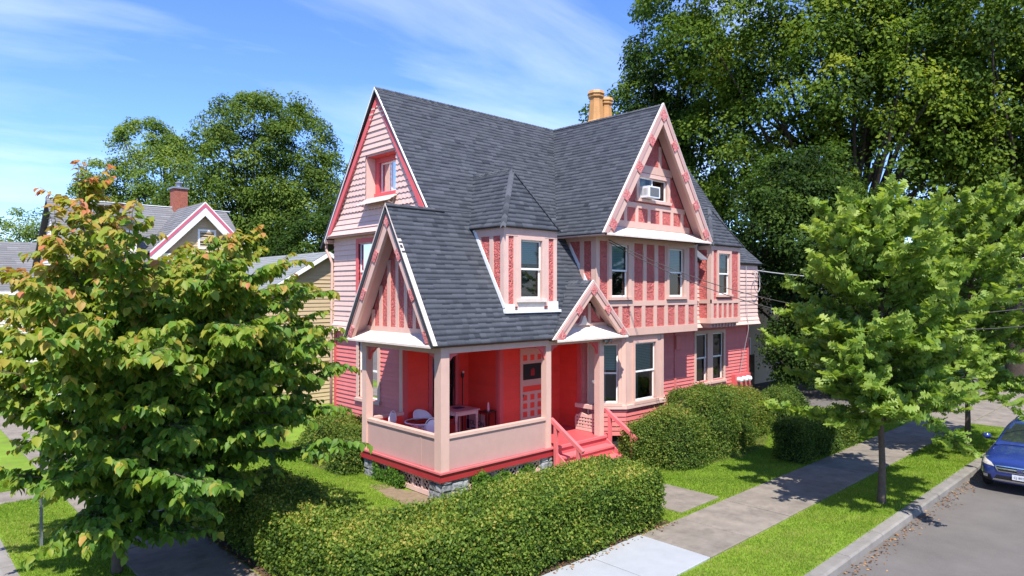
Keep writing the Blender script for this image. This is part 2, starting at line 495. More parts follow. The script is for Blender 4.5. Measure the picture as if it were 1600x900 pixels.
def wall(parent, fr, poly, holes=(), back=None, siding=None, course=0.13, t=0.036, joined=False, flare=None, scallop=None, name='wall', piece='clapboard', label=None):
    """backing sheet with real openings, clad in separate boards"""
    zs = sorted({z for _, z in poly} | {z for h in holes for z in h[2:4] if min(p[1] for p in poly) < z < max(p[1] for p in poly)})
    if flare:
        zs = sorted(set(zs) | set(np.linspace(zs[0], zs[-1], 14)))
    b = B()
    fl = flare or (lambda z: 0.0)
    for z0, z1 in zip(zs[:-1], zs[1:]):
        if z1 - z0 < 1e-6: continue
        r0 = arange(poly, z0 + 1e-7); r1 = arange(poly, z1 - 1e-7)
        if not r0 or not r1: continue
        cuts = [(h[0], h[1]) for h in holes if h[2] < z1 - 1e-6 and h[3] > z0 + 1e-6]
        lo = min(r0[0], r1[0]); hi = max(r0[1], r1[1])
        for a, c in split(lo, hi, cuts):
            A0 = max(a, r0[0]); A1 = max(a, r1[0]); C0 = min(c, r0[1]); C1 = min(c, r1[1])
            if C0 <= A0 and C1 <= A1: continue
            b.add([fr.P(A0, z0, fl(z0)), fr.P(max(C0, A0), z0, fl(z0)), fr.P(max(C1, A1), z1, fl(z1)), fr.P(A1, z1, fl(z1))], [(0, 1, 2, 3)])
    w = b.obj(name, back, parent)
    if label: w['label'] = label
    if siding is None: return w
    zmin = min(p[1] for p in poly); zmax = max(p[1] for p in poly)
    n = max(1, int(round((zmax - zmin) / course)))
    h = (zmax - zmin) / n
    J = B()
    for i in range(n):
        z0 = zmin + i * h; z1 = z0 + h
        r0 = arange(poly, z0 + 1e-6); r1 = arange(poly, z1 - 1e-6)
        if not r0 or not r1: continue
        cuts = [(q[0], q[1]) for q in holes if q[2] < z1 - 0.5 * h and q[3] > z0 + 0.5 * h]
        lo = min(r0[0], r1[0]); hi = max(r0[1], r1[1])
        tt = t * random.uniform(0.85, 1.15)
        for a, c in split(lo, hi, cuts):
            A0 = max(a, r0[0]); A1 = max(a, r1[0]); C0 = max(min(c, r0[1]), A0); C1 = max(min(c, r1[1]), A1)
            if max(C0 - A0, C1 - A1) < 0.02: continue
            q = J if joined else B()
            if scallop and scallop[0] < z0 < scallop[1]:
                m = max(2, int((C0 - A0) / 0.045))
                vs = []
                for k in range(m + 1):
                    f = k / m
                    ab = A0 + (C0 - A0) * f; at = A1 + (C1 - A1) * f
                    zb = z0 + 0.035 * abs(math.sin((ab) * math.pi / 0.19)) - 0.004
                    vs += [fr.P(ab, zb, fl(z0)), fr.P(ab, zb, fl(z0) + tt), fr.P(at, z1 + 0.03, fl(z1) + tt * 0.2)]
                fs = []
                for k in range(m):
                    o = 3 * k
                    fs += [(o, o + 3, o + 4, o + 1), (o + 1, o + 4, o + 5, o + 2)]
                q.add(vs, fs)
            else:
                dz = random.uniform(-0.003, 0.003)
                q.add([fr.P(A0, z0 + dz, fl(z0)), fr.P(C0, z0 + dz, fl(z0)), fr.P(C0, z0 + dz, fl(z0) + tt), fr.P(A0, z0 + dz, fl(z0) + tt),
                       fr.P(A1, z1 + .004, fl(z1)), fr.P(C1, z1 + .004, fl(z1)), fr.P(C1, z1 + .004, fl(z1) + tt * .2), fr.P(A1, z1 + .004, fl(z1) + tt * .2)], BOXF)
            if not joined:
                q.obj(piece, siding, w)
    if joined and J.v:
        J.obj(piece + 's', siding, w, kind='stuff')
    return w

def roof_plane(parent, p0, p1, p2, p3, mat, thick=0.10, expo=0.138, under=None, name='roof', tabs=True, wr=(0.12, 0.34), thin=False):
    """p0-p1 the eave, p3-p2 the ridge side; a slab clad in shingle tabs"""
    p0, p1, p2, p3 = [np.array(p, float) for p in (p0, p1, p2, p3)]
    u = (p1 - p0) / np.linalg.norm(p1 - p0)
    q = (p3 if np.linalg.norm(p3 - p0) > 1e-6 else p2) - p0
    v = q - u * (q @ u); H = np.linalg.norm(v); v /= H
    n = np.cross(u, v)
    if n[2] < 0: n = -n
    b = B()
    poly = [p0, p1, p2] + ([p3] if np.linalg.norm(p3 - p2) > 1e-6 else [])
    b.prism([p - n * thick for p in poly], n * thick)
    r = b.obj(name, under or M['under'], parent)
    if not tabs: return r
    l0, l1 = 0.0, (p3 - p0) @ u
    r0, r1 = (p1 - p0) @ u, (p2 - p0) @ u
    V = []; S = []
    nc = int(math.ceil(H / expo))
    for i in range(nc):
        v0 = i * expo; v1 = min(H, v0 + expo + 0.03)
        f0 = v0 / H; f1 = v1 / H
        L0 = l0 + (l1 - l0) * f0; L1 = l0 + (l1 - l0) * f1; R0 = r0 + (r1 - r0) * f0; R1 = r0 + (r1 - r0) * f1
        a = min(L0, L1) - random.uniform(0, 0.3)
        end = max(R0, R1)
        prev = 0.5
        while a < end:
            wdt = random.uniform(*wr)
            c = a + wdt
            A0, C0 = max(a, L0), min(c, R0); A1, C1 = max(a, L1), min(c, R1)
            a = c
            if C0 - A0 < 0.004 and C1 - A1 < 0.004: continue
            C0 = max(C0, A0); C1 = max(C1, A1)
            tk = random.choice((0.007, 0.009, 0.011)); g = 0.0005
            vm = min(v0 + expo - 0.042, v1); vn = min(v0 + expo - 0.030, v1)
            for (vv, hh) in ((v0, 0.0), (v0, tk), (vm, tk * 0.55), (vn, tk * 0.5), (v1, 0.002)):
                f = (vv - v0) / max(1e-6, v1 - v0)
                V.append(p0 + u * (A0 + (A1 - A0) * f + g) + v * vv + n * hh)
                V.append(p0 + u * (C0 + (C1 - C0) * f - g) + v * vv + n * hh)
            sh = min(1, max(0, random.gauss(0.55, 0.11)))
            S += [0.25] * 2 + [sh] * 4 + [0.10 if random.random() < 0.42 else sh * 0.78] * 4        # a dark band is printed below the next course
    V = np.array(V)
    m = len(V) // 10
    base = (np.arange(m) * 10)[:, None, None]
    F = (np.array([(0, 1, 3, 2), (2, 3, 5, 4), (4, 5, 7, 6), (6, 7, 9, 8)])[None] + base).reshape(-1, 4)
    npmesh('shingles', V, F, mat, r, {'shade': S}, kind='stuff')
    return r

def caps(parent, a, b_, side_a, side_b, mat, step=0.14, w=0.14, name='ridge_caps'):
    """bent cap shingles along a ridge or hip; side_* are the down-slope directions"""
    a = np.array(a, float); b_ = np.array(b_, float)
    Ln = np.linalg.norm(b_ - a); d = (b_ - a) / Ln
    sa = np.array(side_a, float); sa /= np.linalg.norm(sa)
    sb = np.array(side_b, float); sb /= np.linalg.norm(sb)
    up = np.array((0, 0, 1.0))
    V = []; S = []
    k = int(Ln / step)
    for i in range(k + 1):
        s0 = i * step; s1 = min(Ln, s0 + step + 0.03)
        for s_, h in ((s0, 0.030), (s1, 0.014)):
            p = a + d * s_ + up * h
            V += [p + sa * w, p, p + sb * w]
        q = a + d * s0 + up * 0.008
        V += [q + sa * w, q, q + sb * w]
        S += [random.uniform(0.15, 0.75)] * 9
    V = np.array(V); m = len(V) // 9
    base = (np.arange(m) * 9)[:, None, None]
    F = (np.array([(0, 1, 4, 3), (1, 2, 5, 4), (6, 7, 1, 0), (7, 8, 2, 1)])[None] + base).reshape(-1, 4)
    return npmesh(name, V, F, mat, parent, {'shade': S}, kind='stuff')

# ------------------------------------------------------------------ windows and gables
def window(parent, fr, a0, a1, z0, z1, cw=0.12, kind='double', blind=0.0, casing='trim', sillm=None, recess=0.07, head=None, curtain=False, sash='white', proud=0.052, label=None):
    """opening a0..a1 x z0..z1 with casing, sill, two sashes, panes and a dark room behind"""
    hd = head if head is not None else cw
    b = B()
    fr.box(b, a0 - cw, a0, z0, z1 + hd, -0.01, proud)
    fr.box(b, a1, a1 + cw, z0, z1 + hd, -0.01, proud)
    fr.box(b, a0, a1, z1, z1 + hd, -0.01, proud - 0.003)
    wn = b.obj('window', M[casing], parent)
    if label: wn['label'] = label
    b = B(); fr.box(b, a0 - cw - 0.03, a1 + cw + 0.03, z0 - 0.09, z0, -0.02, proud + 0.045)
    b.obj('sill', M[sillm or casing], wn)
    b = B()                                             # room behind: five dark faces
    dd = -0.55
    q = [fr.P(a0, z0, -recess), fr.P(a1, z0, -recess), fr.P(a1, z1, -recess), fr.P(a0, z1, -recess), fr.P(a0, z0, dd), fr.P(a1, z0, dd), fr.P(a1, z1, dd), fr.P(a0, z1, dd)]
    b.add(q, [(4, 5, 6, 7), (0, 1, 5, 4), (1, 2, 6, 5), (2, 3, 7, 6), (3, 0, 4, 7)])
    b.obj('room_lining', M['dark'], wn)
    b = B()                                             # jamb lining
    for (p, q_) in (((a0, z0), (a0, z1)), ((a1, z0), (a1, z1)), ((a0, z1), (a1, z1)), ((a0, z0), (a1, z0))):
        b.add([fr.P(*p, 0.0), fr.P(*q_, 0.0), fr.P(*q_, -recess - 0.03), fr.P(*p, -recess - 0.03)], [(0, 1, 2, 3)])
    b.obj('jamb', M[casing], wn)
    s = 0.045
    def sash_(p0, p1, r0, r1, d):
        b = B()
        fr.box(b, p0, p0 + s, r0, r1, d - 0.03, d); fr.box(b, p1 - s, p1, r0, r1, d - 0.03, d)
        fr.box(b, p0 + s, p1 - s, r0, r0 + s * 1.2, d - 0.03, d - 0.001); fr.box(b, p0 + s, p1 - s, r1 - s, r1, d - 0.03, d - 0.001)
        so = b.obj('sash', M[sash], wn)
        b = B()
        b.add([fr.P(p0 + s, r0 + s, d - 0.015), fr.P(p1 - s, r0 + s, d - 0.015), fr.P(p1 - s, r1 - s, d - 0.015), fr.P(p0 + s, r1 - s, d - 0.015)], [(0, 1, 2, 3)])
        b.obj('pane', M['glass'], wn)
    d0 = -recess + 0.04
    if kind == 'double':
        zm = z0 + (z1 - z0) * 0.49
        sash_(a0, a1, zm, z1, d0); sash_(a0, a1, z0, zm + 0.05, d0 - 0.035)
    else:
        am = a0 + (a1 - a0) * 0.5
        sash_(a0, am + 0.03, z0, z1, d0); sash_(am - 0.03, a1, z0, z1, d0 - 0.035)
    if blind > 0:
        b = B(); zb = z1 - (z1 - z0) * blind
        k = max(2, int((z1 - zb) / 0.05))
        for i in range(k):
            za = zb + (z1 - zb) * i / k; zc = zb + (z1 - zb) * (i + 0.9) / k
            b.add([fr.P(a0 + .03, za, -recess - 0.075), fr.P(a1 - .03, za, -recess - 0.075), fr.P(a1 - .03, zc, -recess - 0.06), fr.P(a0 + .03, zc, -recess - 0.06)], [(0, 1, 2, 3)])
        b.obj('blind', M['blind'], wn)
    if curtain:
        b = B(); m = 16
        vs = []; fs = []
        for i in range(m + 1):
            a = a0 + 0.02 + (a1 - a0) * 0.42 * i / m
            dd2 = -recess - 0.12 + 0.025 * math.sin(i * 1.9)
            vs += [fr.P(a, z0, dd2), fr.P(a, z1, dd2)]
        for i in range(m): fs.append((2 * i, 2 * i + 2, 2 * i + 3, 2 * i + 1))
        b.add(vs, fs); b.obj('curtain', M['curtain'], wn, smooth=True)
    return (a0, a1, z0, z1)

def batten(parent, fr, a0, a1, z0, z1, mat='trim', d=0.028, name='batten'):
    b = B(); fr.box(b, a0, a1, z0, z1, -0.01, d)
    return b.obj(name, M[mat], parent)

def rot_box(b, fr, c, w, h, ang, d0, d1):
    ca, sa = math.cos(ang), math.sin(ang)
    poly = [(c[0] + x * ca - y * sa, c[1] + x * sa + y * ca) for x, y in ((-w / 2, -h / 2), (w / 2, -h / 2), (w / 2, h / 2), (-w / 2, h / 2))]
    fr.prism(b, poly, d0, d1)

def gable(parent, fr, apex, L, Rr, recess, rd=0.04, ob=0.13, ib=0.17, ros=4, shelf_rise=0.26, base=0.0):
    """bargeboards, carved blocks, soffit, set-back stucco wall and the sloping shelf below it"""
    ax, az = apex
    m1 = (az - L[1]) / (ax - L[0]); m2 = (az - Rr[1]) / (Rr[0] - ax)
    def hw(m, t): return t * math.sqrt(1 + m * m) / m
    def board(t0, t1, d0, d1, mat, name):
        for sgn, E, m in ((1, L, m1), (-1, Rr, m2)):
            h0, h1 = hw(m, t0), hw(m, t1)
            poly = [(ax, az - h0 * m), (E[0] + sgn * h0, E[1]), (E[0] + sgn * h1, E[1]), (ax, az - h1 * m)]
            b = B(); fr.prism(b, poly, d0, d1); b.obj(name, M[mat], parent)
    board(-0.022, 0.004, -0.02, rd + 0.010, 'shelf', 'drip_edge')
    board(0.02, ob, -0.04, 0.055, 'soffit', 'bargeboard')
    board(ob - 0.002, ob + ib, -0.06, 0.03, 'trim', 'bargeboard')
    for sgn, E, m in ((1, L, m1), (-1, Rr, m2)):
        ang = math.atan(m) * sgn
        for k in range(ros):
            f = 0.06 + (0.86 if ros > 2 else 0.80) * k / max(1, ros - 1)
            h = hw(m, (ob + ib) * 0.52)
            if k == ros - 1 and sgn == -1:
                continue
            cx = E[0] + (ax - E[0]) * f + sgn * h * (1.0 if k < ros - 1 else 0.2)
            cz = E[1] + (az - E[1]) * f
            if k == ros - 1:
                cx, cz = ax, az - hw(m1, ob + 0.06) * m1
            b = B(); rot_box(b, fr, (cx, cz), 0.30 if ros > 3 else 0.24, (ob + ib) * 0.80, ang if k < ros - 1 else R(45), 0.0, 0.059)
            b.obj('carved_block', M['rosette'], parent)
    # soffit boards under the overhang, down to the set-back wall
    for sgn, E, m in ((1, L, m1), (-1, Rr, m2)):
        h0 = hw(m, 0.135); h1 = hw(m, 0.16)
        poly = [(ax, az - h0 * m), (E[0] + sgn * h0, E[1]), (E[0] + sgn * h1, E[1]), (ax, az - h1 * m)]
        b = B(); fr.prism(b, poly, -recess, -0.05); b.obj('soffit', M['soffit'], parent)
    # shelf
    zb = max(L[1], Rr[1])
    h = hw(m1, ob + ib * 0.5); h2 = hw(m2, ob + ib * 0.5)
    hs1 = shelf_rise / m1; hs2 = shelf_rise / m2
    b = B()
    lo = [fr.P(L[0] + h * 0.3, L[1] - 0.02, 0.07), fr.P(Rr[0] - h2 * 0.3, Rr[1] - 0.02, 0.07), fr.P(Rr[0] - h2 - hs2, zb + shelf_rise, -recess), fr.P(L[0] + h + hs1, zb + shelf_rise, -recess)]
    b.prism(lo, (0, 0, -0.05))
    b.obj('shelf', M['shelf'], parent)
    hh = hw(m1, 0.15); hh2 = hw(m2, 0.15)
    return [(L[0] + hh, L[1]), (Rr[0] - hh2, Rr[1]), (ax, az - hh * m1)]

# ================================================================== THE PINK HOUSE
house = thing('house', 'tall pink and red half timbered house with steep dark shingle roofs', 'house', (10.85, 12.5, 0))
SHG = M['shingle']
RY, RZ = 16.8, 10.76            # main ridge
KY, KZ = 14.25, 7.06            # where the lower slope starts
EY, EZ = 12.30, 3.64            # porch eave
XW, XE = 10.49, 26.60

# --- roofs
roof_plane(house, (XW, KY, KZ), (XE, KY, KZ), (XE, RY, RZ), (XW, RY, RZ), SHG, thick=0.07)
VY, VZ = 13.20, EZ + (13.20 - EY) * (KZ - EZ) / (KY - EY)      # where the entry ridge meets the slope
roof_plane(house, (9.22, EY, EZ), (13.18, EY, EZ), (14.81, VY, VZ), (9.22, VY, VZ), SHG)
roof_plane(house, (9.22, VY, VZ), (15.56, VY, VZ), (15.56, KY, KZ), (9.22, KY, KZ), SHG)
roof_plane(house, (15.54, 12.80, EZ + 0.877), (15.56, 12.80, EZ + 0.877), (15.56, VY, VZ), (14.81, VY, VZ), SHG)
roof_plane(house, (20.9, 13.05, 6.02), (XE, 13.05, 6.02), (XE, KY, KZ), (20.9, KY, KZ), SHG)
roof_plane(house, (XE, 20.05, 6.30), (XW, 20.05, 6.30), (XW, RY, RZ), (XE, RY, RZ), SHG, expo=0.3, wr=(0.5, 1.0), thick=0.07)
roof_plane(house, (11.0, 16.32, 3.62), (9.22, 16.32, 3.62), (9.22, KY, KZ), (11.0, KY, KZ), SHG)
caps(house, (XW, RY, RZ), (XE, RY, RZ), (0, -1, -1.45), (0, 1, -1.45), SHG)
caps(house, (9.22, KY, KZ), (10.75, KY, KZ), (0, -1, -1.75), (0, 1, -1.65), SHG)
# wing
WX, WZ = 18.02, 10.76
roof_plane(house, (15.06, 16.9, 6.56), (15.06, 12.08, 6.56), (WX, 12.08, WZ), (WX, 16.9, WZ), SHG)
roof_plane(house, (20.94, 12.08, 6.58), (20.94, 16.9, 6.58), (WX, 16.9, WZ), (WX, 12.08, WZ), SHG)
caps(house, (WX, 12.08, WZ), (WX, 16.8, WZ), (-1, 0, -1.43), (1, 0, -1.43), SHG)
# dormer hip roofs
def hip_dormer(x0, x1, yf, ze, yp, zp, yb):
    xm = (x0 + x1) / 2
    P = (xm, yp, zp)
    roof_plane(house, (x0, yf, ze), (x1, yf, ze), P, P, SHG, thick=0.05)
    roof_plane(house, (x0, yb, ze), (x0, yf, ze), P, (xm, yb, zp), SHG, thick=0.05)
    roof_plane(house, (x1, yf, ze), (x1, yb, ze), (xm, yb, zp), P, SHG, thick=0.05)
    s = (xm - x0)
    caps(house, (x0, yf, ze), P, (-1, 0.6, -1.2), (0.6, -1, -1.2), SHG, w=0.11)
    caps(house, (x1, yf, ze), P, (1, 0.6, -1.2), (-0.6, -1, -1.2), SHG, w=0.11)
    caps(house, P, (xm, yb, zp), (-1, 0, -1.6), (1, 0, -1.6), SHG, w=0.11)
hip_dormer(11.66, 13.82, 12.62, 6.57, 13.42, 8.25, 15.2)
hip_dormer(21.75, 24.10, 12.56, 6.58, 13.35, 8.05, 15.0)
# entry gable roof
EA = (14.81, 5.19)
roof_plane(house, (13.16, 13.6, 3.60), (13.16, 12.26, 3.60), (EA[0], 12.26, EA[1]), (EA[0], 13.6, EA[1]), SHG, thick=0.06)
roof_plane(house, (16.47, 12.26, 3.60), (16.47, 12.70, 3.60), (EA[0], 13.4, EA[1]), (EA[0], 12.26, EA[1]), SHG, thick=0.06)
caps(house, (EA[0], 12.26, EA[1]), (EA[0], 13.2, EA[1]), (-1, 0, -0.97), (1, 0, -0.97), SHG)

# --- west front: lower siding, upper shingles, big gable
W0 = west(10.85)
holes = [(17.14, 18.21, 1.65, 3.35)]
wall(house, W0, rect(15.9, 19.66, 0.25, 3.62), holes, M['siding_back'], M['siding'])
window(house, W0, 17.14, 18.21, 1.65, 3.35, cw=0.13, casing='trim', blind=0.12, curtain=True)
batten(house, W0, 19.58, 19.70, 0.25, 3.62, 'coral', d=0.052, name='corner_board')
batten(house, W0, 15.86, 16.0, 0.7, 3.60, 'trim', d=0.052, name='corner_board')
b = B(); b.box(10.87, 26.3, 15.95, 19.62, 0.0, 0.26); b.obj('foundation', M['mortar'], house)
W1 = west(10.80)
fl1 = lambda z: 0.14 * max(0, (4.05 - z) / 0.4) ** 1.5
holes = [(17.02, 18.13, 4.62, 6.36)]
wall(house, W1, [(12.75, 3.66), (19.66, 3.66), (19.66, 6.66), (14.15, 6.66)], holes, M['pale_back'], M['shingle_pale'], course=0.16, flare=fl1, piece='shingle_course')
window(house, W1, 17.02, 18.13, 4.62, 6.36, cw=0.14, casing='coral', curtain=True)
G = west(10.62)
fl2 = lambda z: 0.12 * max(0, (7.45 - z) / 0.8) ** 1.6
nh = (15.87, 17.45, 7.62, 8.85)
wall(house, G, [(14.10, 6.62), (19.50, 6.62), (16.8, 10.54)], [nh], M['pale_back'], M['shingle_pale'], course=0.165, flare=fl2, scallop=(7.15, 8.75), piece='shingle_course')
# soffit below the flared gable
b = B(); b.box(10.51, 10.80, 14.25, 19.68, 6.575, 6.615); b.obj('soffit', M['soffit'], house)
# niche
b = B()
b.add([G.P(15.87, 7.62, 0), G.P(15.87, 8.85, 0), G.P(15.87, 8.85, -.36), G.P(15.87, 7.62, -.36)], [(0, 1, 2, 3)])
b.add([G.P(17.45, 7.62, 0), G.P(17.45, 8.85, 0), G.P(17.45, 8.85, -.36), G.P(17.45, 7.62, -.36)], [(0, 1, 2, 3)])
b.obj('niche_cheek', M['shingle_pale'], house)
b = B()
b.add([G.P(15.87, 8.85, 0), G.P(17.45, 8.85, 0), G.P(17.45, 8.85, -.36), G.P(15.87, 8.85, -.36)], [(0, 1, 2, 3)])
b.add([G.P(15.87, 7.62, 0), G.P(17.45, 7.62, 0), G.P(17.45, 7.62, -.36), G.P(15.87, 7.62, -.36)], [(0, 1, 2, 3)])
b.obj('niche_head', M['coral'], house)
GN = west(10.98)
window(house, GN, 16.03, 17.27, 7.80, 8.70, cw=0.18, casing='coral', kind='slider', head=0.15, recess=0.05, curtain=True)
b = B()
for k in range(3):
    z = 7.60 - 0.06 * k; d = 0.03 + 0.10 * k
    b.prism([G.P(15.80, z, d), G.P(17.42 + 0.03 * k, z - 0.01 * k, d), G.P(17.42 + 0.03 * k, z - 0.05 - 0.01 * k, d + 0.12), G.P(15.80, z - 0.05, d + 0.12)], (0, 0, -0.02))
b.obj('sagging_sill', M['shelf'], house)
b = B()
for y in (15.9, 17.35):
    b.tube([G.P(y, 7.55, 0.05), G.P(y, 7.36, 0.12), G.P(y, 7.40, 0.26)], 0.02, 6)
b.obj('sill_bracket', M['shelf'], house)
# toothed rake trim under the roof edge
for s in (-1, 1):
    m = 1.45
    e1 = (16.8, 10.60); e0 = (16.8 + s * (10.60 - 6.66) / m, 6.66)
    t = 0.15 * math.sqrt(1 + m * m) / m
    b = B()
    poly = [(e0[0], e0[1]), (e0[0] - s * t, e0[1]), (e1[0], e1[1] - t * m), (e1[0], e1[1])]
    v = [G.P(a, z, dd + fl2(z)) for dd in (-.02, .045) for a, z in poly]
    b.add(v, BOXF); b.obj('rake_board', M['coral'], house)
    b = B(); RF = west(XW)
    q = 2.54 if s < 0 else 2.95
    RF.prism(b, [(16.8, 10.775), (16.8 + s * q, 10.775 - q * m), (16.8 + s * q, 10.715 - q * m), (16.8, 10.715)], -0.02, 0.012)
    b.obj('drip_edge', M['white'], house)
    n = 26
    for k in range(n):
        f = (k + 0.5) / n
        z = e0[1] + 0.05 + (e1[1] - 0.40 - e0[1]) * f
        a = e0[0] - s * (z - e0[1]) / m - s * t * 0.5
        b = B(); rot_box(b, Fr(G.o + G.n * fl2(z), G.u, G.n), (a, z), t * 0.95, 0.05, 0.0, 0.0, 0.062)
        b.obj('rake_block', M['pale'], house)
# gutter and downpipe on the north corner
b = B(); b.box(10.55, 10.95, 19.68, 19.95, 6.42, 6.54); gt = b.obj('gutter', M['trim'], house)
b = B(); b.tube([(10.62, 19.86, 6.44), (10.62, 19.86, 6.22), (10.68, 19.74, 5.98), (10.74, 19.71, 5.8), (10.72, 19.72, 3.9), (10.70, 19.72, 0.3)], 0.045, 8)
b.obj('downpipe', M['trim'], house, smooth=True)

# --- closed far sides (north and east)
b = B(); b.add([(10.85, 19.62, 0.2), (26.36, 19.62, 0.2), (26.36, 19.62, 6.6), (10.85, 19.62, 6.6)], [(0, 1, 2, 3)]); b.obj('wall', M['pale'], house)
b = B(); b.add([(26.36, 13.6, 0.2), (26.36, 19.62, 0.2), (26.36, 19.62, 6.6), (26.36, 16.8, 10.6), (26.36, 14.25, 6.85), (26.36, 13.25, 6.05), (26.36, 13.25, 3.6), (26.36, 13.6, 3.6)], [(0, 1, 2, 3, 4, 5, 6, 7)]); b.obj('wall', M['pale'], house)

# --- porch gable (faces west)
GP = west(9.30)
tri = gable(house, GP, (14.27, 7.04), (12.30, 3.66), (16.30, 3.66), recess=0.42, rd=0.08, ros=4, shelf_rise=0.20)
PW = west(9.72)
pa, pz = 14.27, 6.78
def ghz(a, ax, az, m): return az - abs(a - ax) * m
wall(house, PW, [(12.55, 3.72), (16.02, 3.72), (14.27, 6.75)], (), M['stucco'])
batten(house, PW, 12.6, 15.98, 3.80, 3.98, 'trim')
for a in (12.95, 13.33, 13.71, 14.09, 14.47, 14.85, 15.23, 15.6):
    batten(house, PW, a - 0.065, a + 0.065, 3.98, ghz(a, 14.27, 6.70, 1.72), 'trim', d=0.026)
# the little upper hood where the porch ridge meets the gable: nothing more to build

# --- porch: floor, skirt, piers, posts, knee walls, beam
b = B()
b.box(9.55, 13.25, 12.46, 15.95, 0.60, 0.69); b.box(13.25, 15.86, 12.46, 14.52, 0.60, 0.688)
fl = b.obj('porch_floor', M['floor'], house)
b = B(); b.box(9.50, 9.56, 12.40, 15.98, 0.655, 0.70); b.box(9.56, 13.36, 12.40, 12.47, 0.655, 0.70); b.obj('nosing', M['step'], house)
b = B(); b.box(9.53, 9.575, 12.44, 15.96, 0.46, 0.655); b.box(9.575, 13.36, 12.44, 12.485, 0.46, 0.655); b.obj('skirt', M['deepred'], house)
b = B(); b.box(9.6, 13.25, 12.6, 15.93, 3.50, 3.56); b.box(13.25, 15.84, 12.6, 14.49, 3.50, 3.558); b.obj('porch_ceiling', M['red'], house)
b = B(); b.box(9.56, 9.78, 12.46, 15.95, 3.44, 3.655); b.obj('beam', M['trim'], house)
b = B(); b.box(9.78, 16.10, 12.46, 12.68, 3.44, 3.61); b.obj('beam', M['trim'], house)
POSTS = [(9.67, 12.57, 0.25), (9.67, 15.83, 0.21), (13.20, 12.57, 0.19), (15.44, 12.57, 0.20)]
for (x, y, s) in POSTS:
    b = B(); h = s / 2; c = 0.025
    for (z0, z1, k) in ((0.69, 3.45, h),):
        b.box(x - k, x + k, y - k, y + k, z0, z1)
    b.obj('porch_post', M['trim'], house)
def bracket(p, ux, uy, s=0.33, t=0.07):
    """scalloped corner bracket"""
    prof = [(0, 0), (s, 0), (s, -0.04)]
    for k in range(7):
        a = R(90 * k / 6)
        rr = s - 0.03
        wob = 0.018 * (k % 2)
        prof.append((s - 0.0 - rr * math.sin(a) + wob, -0.05 - rr * (1 - math.cos(a)) - wob * 0.4))
    prof.append((0, -s - 0.04))
    n = (-uy, ux)
    poly = [(p[0] + ux * q[0] - n[0] * t / 2, p[1] + uy * q[0] - n[1] * t / 2, p[2] + q[1]) for q in prof]
    b = B(); b.prism(poly, (n[0] * t, n[1] * t, 0)); return b.obj('bracket', M['coral'], house)
for (x, y, s), dirs in zip(POSTS, [((1, 0), (0, 1)), ((0, -1), (1, 0)), ((-1, 0), (1, 0)), ((-1, 0), (0, 1))]):
    for ux, uy in dirs:
        bracket((x + ux * (s / 2 - 0.01), y + uy * (s / 2 - 0.01), 3.44), ux, uy)
# knee walls with caps
def knee(x0, x1, y0, y1, inner=None):
    b = B(); b.box(x0, x1, y0, y1, 0.695, 1.44)
    k = b.obj('knee_wall', M['knee'], house)
    b = B(); e = 0.035
    if x1 - x0 > y1 - y0: b.box(x0, x1, y0 - e, y1 + e, 1.44, 1.515)
    else: b.box(x0 - e, x1 + e, y0, y1, 1.44, 1.515)
    b.obj('cap_rail', M['trim'], k)
    return k
k1 = knee(9.62, 9.71, 12.70, 15.72)
batten(k1, west(9.62), 13.30, 13.36, 0.70, 1.44, 'knee', d=0.008, name='panel_joint')
k2 = knee(9.80, 13.10, 12.52, 12.61)
for X in (10.9, 12.0):
    batten(k2, south(12.52), X, X + 0.02, 0.70, 1.44, 'knee', d=0.006, name='panel_joint')
k3 = knee(9.78, 10.80, 15.80, 15.88)
for k in (k1, k2):
    pass
b = B(); b.box(9.715, 9.725, 12.7, 15.7, 0.70, 1.43); b.obj('knee_lining', M['red'], house)
b = B(); b.box(9.8, 13.08, 12.613, 12.625, 0.70, 1.43); b.obj('knee_lining', M['red'], house)
b = B(); b.box(9.80, 10.78, 15.785, 15.797, 0.70, 1.43); b.obj('knee_lining', M['red'], house)
# stone piers
def pier(x0, x1, y0, y1, zt):
    b = B(); b.box(x0 + .02, x1 - .02, y0 + .02, y1 - .02, -0.05, zt); p = b.obj('stone_pier', M['mortar'], house)
    z = -0.05
    while z < zt - 0.05:
        h = min(random.uniform(0.16, 0.26), zt - z)
        for face in range(4):
            lo, hi = ((x0, x1) if face in (0, 2) else (y0, y1))
            a = lo
            while a < hi - 0.02:
                c = min(hi, a + random.uniform(0.18, 0.40))
                if hi - c < 0.1: c = hi
                q = random.uniform(0.0, 0.035); g = 0.008
                def pt(aa, zz_, d):
                    if face == 0: return (aa, y0 - d, zz_)
                    if face == 2: return (aa, y1 + d, zz_)
                    if face == 1: return (x1 + d, aa, zz_)
                    return (x0 - d, aa, zz_)
                j = lambda: random.uniform(-0.015, 0.015)
                b = B()
                A = [(a + g, z + g), (c - g, z + g), (c - g, z + h - g), (a + g, z + h - g)]
                mid = ((a + c) / 2 + j(), z + h / 2 + j())
                v = [pt(aa, zz_, -0.03) for aa, zz_ in A] + [pt(aa + j() * .4, zz_ + j() * .4, 0.015 + q * random.random()) for aa, zz_ in A]
                I = [((aa * 0.6 + mid[0] * 0.4), (zz_ * 0.6 + mid[1] * 0.4)) for aa, zz_ in A]
                v += [pt(aa + j(), zz_ + j(), 0.03 + q + j()) for aa, zz_ in I]
                b.add(v, [(0, 1, 5, 4), (1, 2, 6, 5), (2, 3, 7, 6), (3, 0, 4, 7), (4, 5, 9, 8), (5, 6, 10, 9), (6, 7, 11, 10), (7, 4, 8, 11), (8, 9, 10, 11)])
                b.obj('stone', M['stone'], p)
                a = c
        z += h
pier(9.62, 10.42, 12.52, 12.98, 0.46)
pier(9.62, 10.0, 15.42, 15.90, 0.46)
